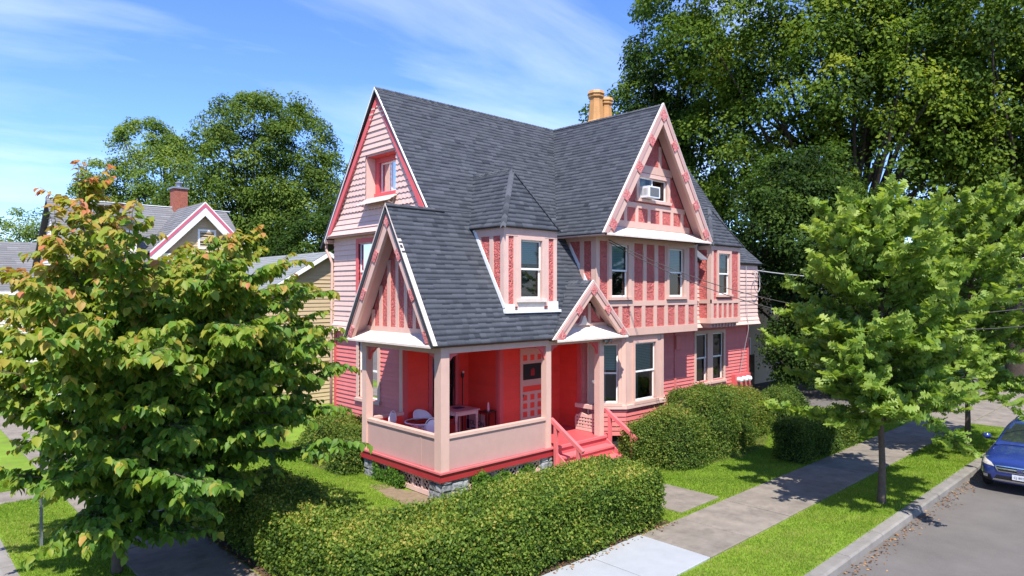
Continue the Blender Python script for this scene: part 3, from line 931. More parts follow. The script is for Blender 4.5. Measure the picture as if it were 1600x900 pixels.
pier(12.95, 13.35, 12.52, 12.98, 0.46)
# lattice panels below the porch
def lattice(fr, a0, a1, z0, z1, frames, step=0.10):
    b = B(); t = 0.07
    fr.box(b, a0, a1, z0, z0 + t * 1.6, -0.02, 0.02); fr.box(b, a0, a1, z1 - t, z1, -0.02, 0.02)
    for a in frames: fr.box(b, a - t / 2, a + t / 2, z0 + t * 1.6, z1 - t, -0.02, 0.022)
    p = b.obj('lattice_panel', M['pale'], house)
    zl, zh = z0 + t * 1.6, z1 - t
    hh = zh - zl
    for s, d in ((1, 0.0), (-1, -0.012)):
        a = a0 - hh
        while a < a1:
            p0 = [a, zl]; p1 = [a + hh, zh]
            if s < 0: p0, p1 = [a, zh], [a + hh, zl]
            A0 = max(a0, a); A1 = min(a1, a + hh)
            if A1 - A0 > 0.03:
                f0 = (A0 - a) / hh; f1 = (A1 - a) / hh
                za = p0[1] + (p1[1] - p0[1]) * f0; zb = p0[1] + (p1[1] - p0[1]) * f1
                wv = 0.022
                b = B(); fr.prism(b, [(A0, za - wv), (A1, zb - wv), (A1, zb + wv), (A0, za + wv)], d - 0.005, d + 0.005)
                b.obj('lattice_strip', M['pale'], p)
            a += step * 1.45
lattice(west(9.66), 12.98, 15.42, 0.02, 0.46, (13.0, 13.32, 13.70, 14.55, 15.40))
lattice(south(12.56), 10.42, 12.95, 0.02, 0.46, (10.45, 11.3, 12.1, 12.92))
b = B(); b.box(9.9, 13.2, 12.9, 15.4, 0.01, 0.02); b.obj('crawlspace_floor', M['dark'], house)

# --- porch back walls (red)
S1 = south(15.90)
hz = (11.86, 12.71, 1.05, 3.05)
wall(house, S1, rect(10.85, 13.25, 0.69, 3.5), [hz], M['red_back'], M['red'])
window(house, S1, *hz, cw=0.14, casing='coral', sash='black')
W2 = west(13.25)
wall(house, W2, rect(14.50, 15.90, 0.69, 3.5), (), M['red_back'], M['red'])
S2 = south(14.50)
dz = (14.16, 15.08, 0.69, 3.08)
wall(house, S2, rect(13.25, 15.85, 0.69, 3.5), [dz], M['red_back'], M['red'])
W3 = west(15.85)
wall(house, W3, rect(13.62, 14.50, 0.69, 3.5), (), M['red_back'], M['red'])
batten(house, S2, 13.22, 13.36, 0.69, 3.5, 'coral', d=0.052, name='corner_board')
batten(house, W2, 14.47, 14.60, 0.69, 3.5, 'coral', d=0.052, name='corner_board')
batten(house, S1, 10.83, 10.98, 0.69, 3.5, 'coral', d=0.052, name='corner_board')
batten(house, W3, 13.58, 13.74, 0.69, 3.5, 'coral', d=0.052, name='corner_board')
# door
b = B()
S2.box(b, 14.06, 14.16, 0.69, 3.18, -0.01, 0.052); S2.box(b, 15.08, 15.18, 0.69, 3.18, -0.01, 0.052); S2.box(b, 14.16, 15.08, 3.08, 3.18, -0.01, 0.05)
dr = b.obj('door', M['trim'], house)
dr['label'] = 'pink screen door with small red squares and a dark window'
b = B(); S2.box(b, 14.16, 15.08, 0.70, 3.08, -0.05, 0.0); b.obj('door_leaf', M['trim'], dr)
for X in (14.22, 14.53, 14.84):
    for z in (2.80, 1.60, 1.35, 1.10, 0.85):
        b = B(); S2.box(b, X, X + 0.17, z, z + 0.17, -0.02, 0.006); b.obj('square_panel', M['red'], dr)
b = B(); S2.box(b, 14.22, 15.01, 1.86, 2.03, -0.02, 0.006); b.obj('kick_band', M['red'], dr)
b = B(); S2.box(b, 14.22, 15.01, 2.22, 2.70, -0.02, 0.008); pn = b.obj('door_window', M['black'], dr)
b = B(); S2.box(b, 14.54, 14.70, 2.33, 2.52, 0.008, 0.014); b.lathe([(0.05, 0), (0.05, 0.008)], S2.P(14.62, 2.55, 0.01), 10); b.obj('door_ornament', M['deepred'], dr)
b = B(); S2.box(b, 14.19, 14.22, 1.72, 1.80, 0.0, 0.06); b.obj('handle', M['metal'], dr)

# --- steps and hand rails
for i, (y0, y1, z) in enumerate(((12.10, 12.47, 0.46), (11.76, 12.13, 0.23))):
    b = B(); b.box(13.42, 15.58, y0, y1, z - 0.05, z); b.obj('step_tread', M['step'], house)
    b = B(); b.box(13.45, 15.55, y0 + 0.04, y0 + 0.06, z - 0.23, z - 0.05); b.obj('step_riser', M['coral'], house)
b = B(); b.box(13.36, 15.60, 12.39, 12.46, 0.63, 0.698); b.obj('nosing', M['step'], house)
b = B(); b.box(13.42, 15.58, 12.44, 12.455, 0.44, 0.63); b.obj('step_riser', M['coral'], house)
for X in (13.37, 15.58):
    b = B(); b.prism([(X, 12.44, 0.62), (X, 11.55, 0.0), (X, 11.85, 0.0), (X, 12.44, 0.30)], (0.045, 0, 0)); b.obj('stringer', M['step'], house)
for X, yl, zl in ((13.34, 11.42, 0.80), (15.66, 11.40, 0.78)):
    b = B()
    d = Vector((0, yl - 12.44, zl - 1.48)).normalized(); n_ = Vector((0, -d.z, d.y))
    if n_.z < 0: n_ = -n_
    p = [(X - .05, 12.50, 1.48), (X + .05, 12.50, 1.48), (X + .05, yl - 0.06, zl - 0.03), (X - .05, yl - 0.06, zl - 0.03)]
    b.prism(p, n_ * -0.10); hr = b.obj('hand_rail', M['step'], house)
    b = B(); b.box(X - .045, X + .045, 11.50, 11.59, -0.03, zl + 0.0); b.obj('newel', M['step'], house)
    b = B(); b.box(X - .045, X + .045, 12.30, 12.39, 0.05, 1.36); b.obj('newel', M['step'], house)
# side panel of the stoop between post and wall
LP = west(15.60)
b = B()
LP.box(b, 12.68, 13.60, 1.38, 1.50, -0.05, 0.05); LP.box(b, 12.68, 13.60, 0.70, 0.78, -0.02, 0.02); LP.box(b, 12.68, 13.60, 1.10, 1.16, -0.02, 0.02)
sp = b.obj('stoop_panel', M['pale'], house)
for k in range(9):
    a = 12.70 + 0.11 * k
    b = B(); LP.box(b, a, a + 0.055, 0.78, 1.10, -0.008, 0.008); b.obj('lattice_strip', M['pale'], sp)
for k in range(3):
    z = 0.80 + 0.10 * k
    b = B(); LP.box(b, 12.68, 13.60, z, z + 0.055, 0.009, 0.016); b.obj('lattice_strip', M['pale'], sp)
b = B(); b.prism([LP.P(12.75, 1.16, -0.02), LP.P(13.5, 1.16, -0.02), LP.P(13.40, 1.24, -0.02), LP.P(13.15, 1.18, -0.02), LP.P(12.9, 1.26, -0.02)], (-0.04, 0, 0)); b.obj('scroll_board', M['pale'], sp)

# --- entry gable (faces south)
GE = south(12.28)
gable(house, GE, EA, (13.17, 3.60), (16.46, 3.60), recess=0.40, rd=0.02, ob=0.13, ib=0.14, ros=3, shelf_rise=0.30)
SE = south(12.68)
wall(house, SE, [(13.6, 3.66), (16.02, 3.66), (14.81, 4.86)], (), M['stucco'])
batten(house, SE, 13.75, 15.9, 3.74, 3.98, 'trim')
for a in (14.42, 14.81 + 0.30):
    batten(house, SE, a - 0.06, a + 0.06, 3.98, 4.86 - abs(a - 14.81) * 0.97 - 0.02, 'trim', d=0.026)
b = B(); SE.prism(b, [(14.52, 3.93), (15.10, 3.93), (14.95, 3.99), (14.84, 4.20), (14.78, 4.20), (14.67, 3.99)], 0.0, 0.10)
b.obj('shelf_peak', M['shelf'], house)

# --- wing: upper storey, half timbered
S3 = south(12.72)
h1 = (16.17, 17.02, 4.72, 6.32); h2 = (19.24, 20.14, 4.72, 6.32)
wall(house, S3, rect(15.5, 20.95, 3.55, 6.62), [h1, h2], M['stucco'])
window(house, S3, *h1, blind=0.5, cw=0.13); window(house, S3, *h2, blind=0.46, cw=0.13)
batten(house, S3, 15.46, 20.99, 3.52, 3.76, 'trim', d=0.04)
batten(house, S3, 15.46, 20.99, 4.44, 4.60, 'trim', d=0.032)
batten(house, S3, 15.46, 20.99, 6.40, 6.56, 'trim', d=0.034)
for a0, a1 in ((15.46, 15.62), (17.18, 17.32), (17.80, 17.98), (18.42, 18.62), (20.32, 20.48), (20.86, 21.0), (16.0, 16.03), (19.02, 19.10)):
    batten(house, S3, a0, a1, 4.60, 6.40, 'trim')
for a0, a1 in ((15.46, 15.62), (15.98, 16.22), (16.54, 16.71), (17.12, 17.30), (17.73, 17.91), (18.38, 18.55), (18.99, 19.18), (19.61, 19.78), (20.24, 20.43), (20.81, 21.0)):
    batten(house, S3, a0, a1, 3.76, 4.44, 'trim')
W4 = west(15.5)
wall(house, W4, rect(12.72, 14.4, 3.55, 6.62), (), M['stucco'])
for a0, a1 in ((12.70, 12.90), (13.19, 13.34), (13.75, 13.9)):
    batten(house, W4, a0, a1, 3.6, 6.40, 'trim')
batten(house, W4, 12.70, 14.3, 6.40, 6.56, 'trim', d=0.034)
E4 = Fr((20.95, 0, 0), (0, 1, 0), (1, 0, 0))
wall(house, E4, rect(12.72, 13.4, 3.55, 6.62), (), M['stucco'])
b = B(); b.box(15.5, 20.95, 12.74, 13.6, 3.56, 3.60); b.obj('soffit', M['soffit'], house)
b = B(); b.box(20.9, 26.36, 13.22, 13.62, 3.52, 3.56); b.obj('soffit', M['soffit'], house)
b = B(); b.box(15.08, 15.5, 12.10, 14.1, 6.50, 6.54); b.obj('soffit', M['trim'], house)
# flashing strips where walls meet the slopes
def flashing(X, y0, z0, y1, z1, w=0.10):
    b = B(); b.prism([(X, y0, z0), (X, y1, z1), (X, y1 - w, z1 + 0.02), (X, y0 - w, z0 + 0.02)], (-0.02, 0, 0)); b.obj('flashing', M['flash'], house)
flashing(15.495, 13.0, 4.93, 13.96, 6.55)
flashing(11.79, 12.74, 4.46, 13.95, 6.53)
b = B(); b.box(11.76, 13.86, 12.62, 12.76, 4.33, 4.40); b.obj('flashing', M['flash'], house)
b = B(); b.box(11.78, 12.16, 12.70, 12.75, 4.40, 4.56); b.obj('flashing', M['flash'], house)
b = B(); b.box(13.44, 13.80, 12.68, 12.75, 4.40, 4.62); b.obj('flashing', M['flash'], house)

# wing gable
GW = south(12.12)
gable(house, GW, (18.02, 10.77), (15.07, 6.57), (20.94, 6.59), recess=0.46, ob=0.15, ib=0.21, ros=5, shelf_rise=0.26)
S4 = south(12.60)
hg = (17.40, 18.96, 7.80, 8.50)
mg = 1.43
wall(house, S4, [(15.3, 6.62), (20.7, 6.62), (18.02, 10.45)], [hg], M['stucco'])
window(house, S4, *hg, kind='slider', cw=0.14, head=0.12, casing='pale', curtain=True)
batten(house, S4, 15.9, 20.3, 6.86, 7.06, 'trim')
batten(house, S4, 16.2, 20.0, 7.50, 7.66, 'trim', d=0.026)
batten(house, S4, 17.05, 19.22, 8.64, 8.88, 'trim', d=0.04)
for a in (16.36, 16.72, 17.30, 17.95, 18.61, 19.25, 19.85):
    batten(house, S4, a - 0.075, a + 0.075, 7.06, min(7.50, 10.3 - abs(a - 18.02) * mg), 'trim', d=0.027)
for a in (17.62, 18.56):
    batten(house, S4, a - 0.07, a + 0.07, 8.88, 10.35 - abs(a - 18.02) * mg, 'trim', d=0.027)

# --- dormer body
S5 = south(12.75)
hd_ = (12.38, 13.19, 4.70, 6.26)
wall(house, S5, rect(11.81, 13.76, 4.30, 6.56), [hd_], M['stucco'])
window(house, S5, *hd_, blind=0.4, cw=0.10, casing='pale', sillm='shelf')
batten(house, S5, 11.78, 13.79, 6.34, 6.55, 'trim', d=0.034)
batten(house, S5, 12.29, 13.28, 4.38, 4.62, 'shelf', d=0.03)
for a0, a1 in ((11.78, 11.95), (12.14, 12.29), (13.28, 13.46), (13.66, 13.79)):
    batten(house, S5, a0, a1, 4.50, 6.34, 'pale')
W5 = west(11.81)
wall(house, W5, rect(12.75, 14.3, 4.30, 6.56), (), M['stucco'])
batten(house, W5, 12.72, 14.2, 6.34, 6.55, 'trim', d=0.034)
for a0, a1 in ((12.72, 12.86), (13.14, 13.28), (13.62, 13.76)):
    batten(house, W5, a0, a1, 4.4, 6.34, 'pale')
E5 = Fr((13.76, 0, 0), (0, 1, 0), (1, 0, 0))
wall(house, E5, rect(12.75, 14.3, 4.30, 6.56), (), M['stucco'])

# --- east oriel, upper east shingles, lower south wall
S6 = south(12.70)
ho = (22.41, 23.22, 4.78, 6.28)
wall(house, S6, rect(21.92, 23.97, 3.75, 6.56), [ho], M['stucco'])
window(house, S6, *ho, blind=0.35, cw=0.11, casing='trim')
batten(house, S6, 21.89, 24.0, 3.74, 3.92, 'trim', d=0.04)
batten(house, S6, 21.89, 24.0, 4.46, 4.60, 'trim', d=0.03)
batten(house, S6, 21.89, 24.0, 6.40, 6.55, 'trim', d=0.034)
for a0, a1 in ((21.89, 22.07), (23.86, 24.0)):
    batten(house, S6, a0, a1, 3.92, 6.40, 'trim', d=0.027)
for a in (22.36, 22.72, 23.08, 23.45):
    batten(house, S6, a - 0.06, a + 0.06, 3.92, 4.46, 'trim', d=0.026)
W6 = west(21.92)
wall(house, W6, rect(12.70, 13.22, 3.75, 6.56), (), M['stucco'])
batten(house, W6, 12.67, 12.84, 3.75, 6.4, 'trim'); batten(house, W6, 12.67, 13.2, 4.46, 4.6, 'trim', d=0.03); batten(house, W6, 12.67, 13.2, 3.74, 3.92, 'trim', d=0.04); batten(house, W6, 12.67, 13.2, 6.4, 6.55, 'trim', d=0.034)
E6 = Fr((23.97, 0, 0), (0, 1, 0), (1, 0, 0))
wall(house, E6, rect(12.70, 13.22, 3.75, 6.56), (), M['stucco'])
b = B(); b.box(21.92, 23.97, 12.72, 13.3, 3.70, 3.75); b.obj('soffit', M['soffit'], house)
for k in range(9):
    x = 21.98 + 0.22 * k
    b = B(); b.box(x, x + 0.10, 12.74, 13.18, 3.58, 3.70); b.obj('modillion', M['soffit'], house)
S7 = south(13.20)
fl3 = lambda z: 0.14 * max(0, (4.0 - z) / 0.45) ** 1.5
wall(house, S7, rect(20.97, 26.42, 3.58, 6.10), (), M['pale_back'], M['shingle_pale'], course=0.16, flare=fl3, piece='shingle_course')
S8 = south(13.60)
p1 = (22.36, 23.16, 1.44, 3.28); p2 = (23.54, 24.36, 1.44, 3.28)
wall(house, S8, rect(15.87, 26.38, 0.35, 3.54), [p1, p2], M['siding_back'], M['siding'])
window(house, S8, *p1, cw=0.13, casing='trim', curtain=True); window(house, S8, *p2, cw=0.13, casing='trim', curtain=True)
batten(house, S8, 23.29, 23.41, 1.44, 3.41, 'trim', d=0.05, name='mullion')
batten(house, S8, 26.26, 26.40, 0.35, 3.54, 'coral', d=0.052, name='corner_board')
batten(house, S8, 20.90, 21.02, 0.35, 3.54, 'siding', d=0.05, name='corner_board')
batten(house, S8, 20.94, 21.25, 2.80, 3.30, 'siding', d=0.10, name='vent_box')
b = B(); b.box(15.9, 26.3, 13.63, 13.9, -0.05, 0.36); b.obj('foundation', M['mortar'], house)

# --- bay window
def facet(p, q):
    p = np.array(p, float); q = np.array(q, float)
    u = (q - p) / np.linalg.norm(q - p)
    return Fr((p[0], p[1], 0), (u[0], u[1], 0), (u[1], -u[0], 0)), np.linalg.norm(q - p)
for (p, q, hole, bl) in (((16.12, 13.62), (17.02, 12.80), (0.34, 0.98, 1.42, 3.26), 0.45), ((17.02, 12.80), (19.06, 12.80), (0.44, 1.57, 1.42, 3.26), 0.5), ((19.06, 12.80), (19.9, 13.62), (0.30, 0.86, 1.42, 3.26), 0.3)):
    fr, Ln = facet(p, q)
    wall(house, fr, rect(0, Ln, 0.42, 1.30), (), M['siding_back'], M['siding'], course=0.15)
    wall(house, fr, rect(0, Ln, 1.30, 3.54), [hole], M['trim'])
    window(house, fr, *hole, cw=0.08, casing='trim', blind=bl, curtain=bl > 0.4)
    batten(house, fr, -0.02, Ln + 0.02, 1.24, 1.36, 'pale', d=0.09, name='bay_sill')
    batten(house, fr, 0.0, 0.14, 1.36, 3.54, 'trim', d=0.02, name='corner_board')
    batten(house, fr, Ln - 0.14, Ln, 1.36, 3.54, 'trim', d=0.021, name='corner_board')
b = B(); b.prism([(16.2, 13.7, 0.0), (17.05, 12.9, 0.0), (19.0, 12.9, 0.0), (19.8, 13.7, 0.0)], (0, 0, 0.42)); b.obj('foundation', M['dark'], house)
b = B(); b.tube([(16.04, 13.50, 3.5), (16.04, 13.50, 0.5)], 0.03, 8); b.obj('downpipe', M['trim'], house)

# --- chimney stacks, meters, hood, lamp
b = B(); b.box(20.35, 21.95, 16.75, 17.45, 10.0, 11.25); b.obj('chimney_base', M['under'], house)
for (x, y, zt, s) in ((20.75, 17.05, 12.78, 1.0), (21.46, 17.12, 12.66, 0.86)):
    b = B()
    r = 0.32 * s
    b.lathe([(r * 1.25, 11.1), (r * 1.25, 11.52), (r * 1.02, 11.62), (r * 0.82, zt - 0.42), (r * 0.82, zt - 0.30), (r * 1.0, zt - 0.24), (r * 1.0, zt - 0.16), (r * 1.12, zt - 0.12), (r * 0.98, zt), (r * 0.7, zt), (r * 0.7, zt - 0.2)], (x, y, 0), 8)
    b.obj('chimney_pot', M['potclay'], house)
b = B(); b.box(25.0, 26.25, 13.40, 13.58, 1.02, 1.56); mb = b.obj('meter_board', M['coral'], house)
for x in (25.22, 25.62, 25.95):
    b = B()
    b.tube([(x, 13.40, 1.36), (x, 13.24, 1.36)], 0.10, 14); b.tube([(x, 13.24, 1.36), (x, 13.20, 1.36)], [0.085, 0.05], 14)
    b.obj('electric_meter', M['plastic'], mb)
b = B()
for x in (25.2, 25.6, 26.0): b.tube([(x, 13.52, 1.02), (x, 13.52, 0.3)], 0.03, 8)
b.obj('conduit', M['coral'], mb)
b = B(); b.box(24.55, 24.95, 13.35, 13.58, 0.8, 1.05); b.obj('junction_box', M['metal'], house)
b = B(); b.prism([(21.25, 13.15, 6.38), (21.72, 13.15, 6.38), (21.74, 12.72, 6.02), (21.27, 12.72, 6.02)], (0, 0, 0.03)); b.obj('metal_hood', M['metal'], house)
b = B(); b.tube([(15.50, 12.44, 3.47), (15.50, 12.33, 3.44)], [0.05, 0.09], 12); b.tube([(15.68, 12.44, 3.47), (15.76, 12.34, 3.46)], [0.045, 0.08], 12); b.tube([(15.44, 12.46, 3.48), (15.72, 12.46, 3.48)], 0.03, 8)
b.obj('flood_light', M['metal'], house, smooth=True)
b = B(); b.tube([(15.32, 12.70, 2.25), (15.32, 12.67, 2.25)], 0.05, 12); b.obj('round_plaque', M['metal'], house)

# ================================================================== GROUND AND STREETS
KERB_Y, KERB_X = 4.97, 1.85            # inner edges of the kerbs (verge side)
ROAD_Z = -0.13
def sheet(name, x0, x1, y0, y1, z, mat, parent=None):
    b = B(); b.add([(x0, y0, z), (x1, y0, z), (x1, y1, z), (x0, y1, z)], [(0, 1, 2, 3)])
    o = b.obj(name, mat, parent)
    if parent is None: o['kind'] = 'structure'
    return o
sheet('road', -400, 700, -400, 700, ROAD_Z, M['asphalt'])
b = B(); b.box(KERB_X, 700, KERB_Y, 700, -0.4, 0.0); gr = b.obj('ground', M['lawn']); gr['kind'] = 'structure'
# kerbs, stone by stone
kr = D.objects.new('kerb', None); COL.objects.link(kr); kr.location = (KERB_X, KERB_Y, 0); ORG[kr.name] = np.array((KERB_X, KERB_Y, 0.)); kr['kind'] = 'structure'
x = 7.0
while x < 60:
    ln = random.uniform(1.7, 2.3)
    b = B(); w0 = random.uniform(-0.008, 0.008)
    b.prism([(x + .006, KERB_Y - 0.29 + w0, -0.4), (x + .006, KERB_Y - 0.001, -0.4), (x + .006, KERB_Y - 0.001, 0.012), (x + .006, KERB_Y - 0.21, 0.010), (x + .006, KERB_Y - 0.25 + w0, -0.02)], (ln - 0.012, 0, 0))
    b.obj('kerb_stone', M['kerb'], kr); x += ln
y = 9.0
while y < 50:
    ln = random.uniform(1.7, 2.3)
    b = B(); b.prism([(KERB_X - 0.28, y + .006, -0.4), (KERB_X - 0.001, y + .006, -0.4), (KERB_X - 0.001, y + .006, 0.012), (KERB_X - 0.20, y + .006, 0.010), (KERB_X - 0.24, y + .006, -0.02)], (0, ln - 0.012, 0))
    b.obj('kerb_stone', M['kerb'], kr); y += ln
# sidewalks as single slabs
sw = D.objects.new('sidewalk', None); COL.objects.link(sw); sw.location = (3.3, 6.45, 0); ORG[sw.name] = np.array((3.3, 6.45, 0.)); sw['kind'] = 'structure'
def slab(x0, x1, y0, y1, mat, parent, z=0.03, lift=0.0):
    g = 0.014
    b = B()
    e = 0.012
    zz_ = [z + random.uniform(-0.006, 0.006) + lift for _ in range(4)]
    lo = [(x0 + g, y0 + g), (x1 - g, y0 + g), (x1 - g, y1 - g), (x0 + g, y1 - g)]
    hi = [(x0 + g + e, y0 + g + e), (x1 - g - e, y0 + g + e), (x1 - g - e, y1 - g - e), (x0 + g + e, y1 - g - e)]
    v = [(a, c, -0.05) for a, c in lo] + [(a, c, zz_[i] - e) for i, (a, c) in enumerate(lo)] + [(a, c, zz_[i]) for i, (a, c) in enumerate(hi)]
    b.add(v, [(0, 1, 5, 4), (1, 2, 6, 5), (2, 3, 7, 6), (3, 0, 4, 7), (4, 5, 9, 8), (5, 6, 10, 9), (6, 7, 11, 10), (7, 4, 8, 11), (8, 9, 10, 11)])
    return b.obj('slab', mat, parent)
sheet('joint_bed', 3.32, 62, 6.47, 8.03, 0.008, M['mulch'], sw); sheet('joint_bed', 3.32, 4.83, 8.07, 59, 0.008, M['mulch'], sw)
for x0, x1 in ((4.85, 6.4), (6.4, 7.95), (7.95, 9.55), (9.55, 11.15)):
    slab(x0, x1, 6.45, 8.05, M['newconcrete'], sw, 0.035)
xs = [11.15, 12.62, 14.45]
while xs[-1] < 62: xs.append(xs[-1] + 1.58)
for x0, x1 in zip(xs[:-1], xs[1:]):
    slab(x0, x1, 6.45, 8.05, M['concrete'], sw)
y = 6.45
slab(3.3, 4.85, 6.45, 8.05, M['concrete'], sw)
y = 8.05
while y < 60:
    slab(3.3, 4.85, y, y + 1.55, M['concrete'], sw); y += 1.55
for y0 in (19.3, 33.0):                                     # crossings of the left verge
    slab(KERB_X + 0.02, 3.3, y0, y0 + 1.1, M['concrete'], sw, 0.025)
wk = D.objects.new('path', None); COL.objects.link(wk); wk.location = (13.0, 8.3, 0); ORG[wk.name] = np.array((13.0, 8.3, 0.)); wk['kind'] = 'structure'
for y0, y1 in ((8.22, 9.75), (9.75, 11.3)):
    slab(12.95, 14.6, y0, y1, M['concrete'], wk, 0.026)
dv = D.objects.new('driveway', None); COL.objects.link(dv); dv.location = (28, 8.1, 0); ORG[dv.name] = np.array((28, 8.1, 0.)); dv['kind'] = 'structure'
sheet('apron', 29.5, 36.5, KERB_Y, 6.44, 0.012, M['concrete'], dv)
sheet('drive_surface', 29.0, 46.0, 8.06, 24.0, 0.012, M['asphalt'], dv)
sheet('apron', 38.5, 44.0, KERB_Y, 6.44, 0.012, M['asphalt'], dv)
# beds
def blob_sheet(name, cx, cy, rx, ry, z, mat, n=40, wob=0.12):
    b = B(); v = [(cx, cy, z)]
    for k in range(n):
        t = 2 * math.pi * k / n
        q = 1 + wob * math.sin(3 * t + cx) + wob * 0.6 * math.sin(7 * t + cy) + random.uniform(-.04, .04)
        v.append((cx + rx * q * math.cos(t), cy + ry * q * math.sin(t), z))
    b.add(v, [(0, 1 + k, 1 + (k + 1) % n) for k in range(n)])
    o = b.obj(name, mat); o['kind'] = 'structure'; return o
blob_sheet('planting_bed', 9.25, 13.3, 0.40, 1.4, 0.006, M['soil'])
blob_sheet('planting_bed', 18.9, 11.6, 3.6, 1.75, 0.008, M['mulch'], wob=0.04)
blob_sheet('planting_bed', 9.9, 17.4, 0.9, 1.7, 0.010, M['mulch'], wob=0.05)
b = B(); b.add([(4.88, 8.08, 0.012), (12.3, 8.08, 0.012), (12.3, 9.9, 0.012), (6.6, 9.9, 0.012), (6.6, 14.6, 0.012), (4.88, 14.6, 0.012)], [(0, 1, 2, 3, 4, 5)]); o = b.obj('planting_bed', M['mulch']); o['kind'] = 'structure'

# ================================================================== FOLIAGE HELPERS
def unit(a): return a / np.maximum(1e-9, np.linalg.norm(a, axis=-1, keepdims=True))

T_DIAMOND = (np.array([(0, 0, 0), (.45, .5, .06), (1, 0, -.05), (.45, -.5, .06)]), [(0, 3, 2, 1)])
T_OVATE = (np.array([(0, 0, 0), (.30, .5, .08), (.68, .38, .04), (1.0, 0, -.18), (.68, -.38, .04), (.30, -.5, .08), (.46, 0, -.02)]),
           [(0, 1, 6), (1, 2, 6), (2, 3, 6), (3, 4, 6), (4, 5, 6), (5, 0, 6)])
_ok = [(0, 0), (.28, .42), (.40, .15), (.56, .56), (.66, .18), (.84, .36), (1.0, 0)]
_okv = [(x, y, 0.05 * (abs(y) * 2)) for x, y in _ok] + [(x, -y, 0.05 * (abs(y) * 2)) for x, y in _ok[-2:0:-1]]
T_OAK = (np.array(_okv + [(.5, 0, -0.02)]), [(i, (i + 1) % len(_okv), len(_okv)) for i in range(len(_okv))])

def leaf_mesh(name, P, A, N, L, W, tmpl, rnd, mat, parent=None, kind='stuff', loc=None):
    """one leaf per row: P base point, A along the leaf, N its face normal"""
    A = unit(A); S = unit(np.cross(N, A)); N = unit(np.cross(A, S))
    T, F = tmpl
    n, k = len(P), len(T)
    V = P[:, None, :] + A[:, None, :] * (T[None, :, 0, None] * L[:, None, None]) + S[:, None, :] * (T[None, :, 1, None] * W[:, None, None]) + N[:, None, :] * (T[None, :, 2, None] * L[:, None, None])
    F = np.array(F)
    FF = (F[None] + (np.arange(n) * k)[:, None, None]).reshape(-1, F.shape[1])
    return npmesh(name, V.reshape(-1, 3), FF, mat, parent, {'rnd': np.repeat(np.clip(rnd, 0, 1), k)}, kind=kind, loc=loc)

def rdir(n):
    v = rng.normal(size=(n, 3)); return unit(v)

def vnoise(P, s, seed=0):
    """cheap smooth noise from a few sines"""
    q = P * s
    r = np.random.default_rng(seed)
    out = np.zeros(len(P))
    for i in range(5):
        k = r.normal(size=3) * (1 + 0.6 * i); ph = r.uniform(0, 6.28)
        out += np.sin(q @ k + ph) / (1 + 0.5 * i)
    return out / 2.6

def wood(name, segs, mat, parent, n=6):
    """branches: list of (points, radii)"""
    V = []; F = []
    for pts, rs in segs:
        pts = np.asarray(pts, float); m = len(pts)
        d = np.gradient(pts, axis=0); d = unit(d)
        ref = np.where(np.abs(d[:, 2:3]) < 0.9, np.array([[0, 0, 1.]]), np.array([[1., 0, 0]]))
        a = unit(np.cross(d, ref)); c = np.cross(a, d)
        t = np.arange(n) * 2 * np.pi / n
        ring = pts[:, None] + (a[:, None] * np.cos(t)[None, :, None] + c[:, None] * np.sin(t)[None, :, None]) * np.asarray(rs)[:, None, None]
        o = len(V)
        V.extend(ring.reshape(-1, 3))
        for i in range(m - 1):
            for k in range(n):
                k2 = (k + 1) % n
                F.append((o + i * n + k, o + i * n + k2, o + (i + 1) * n + k2, o + (i + 1) * n + k))
    return npmesh(name, np.array(V), np.array(F), mat, parent, smooth=True)

def curve(p, d, ln, k=6, bend=(0, 0, 0.0), wob=0.08):
    p = np.array(p, float); d = np.array(d, float); d /= np.linalg.norm(d)
    pts = [p.copy()]
    for i in range(k):
        d = d + np.array(bend) / k + rng.normal(size=3) * wob
        d /= np.linalg.norm(d)
        p = p + d * ln / k
        pts.append(p.copy())
    return np.array(pts)

# ================================================================== HEDGES AND BUSHES
def hedge_core(name, pts_fn, parent): ...

def shell_leaves(name, P, N, size, mat, parent, seed=1, jit=0.05, flat=0.55, bias=0.5, patch=0.22):
    n = len(P)
    P = P + N * (rng.normal(0, jit, n) + 0.11 * (rng.uniform(size=n) < 0.03) * rng.uniform(0, 1.3, n))[:, None] + rng.normal(size=(n, 3)) * 0.012
    nn = unit(N * flat + rdir(n) * 0.75 + np.array([0, 0, 0.25]))
    A = unit(np.cross(nn, rdir(n)) + N * 0.35)
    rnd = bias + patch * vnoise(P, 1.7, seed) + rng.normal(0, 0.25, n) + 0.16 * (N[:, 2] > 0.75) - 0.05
    L = size * rng.uniform(0.7, 1.3, n)
    return leaf_mesh(name, P, A, nn, L, L * rng.uniform(0.5, 0.75, n), T_DIAMOND, rnd, mat, parent)

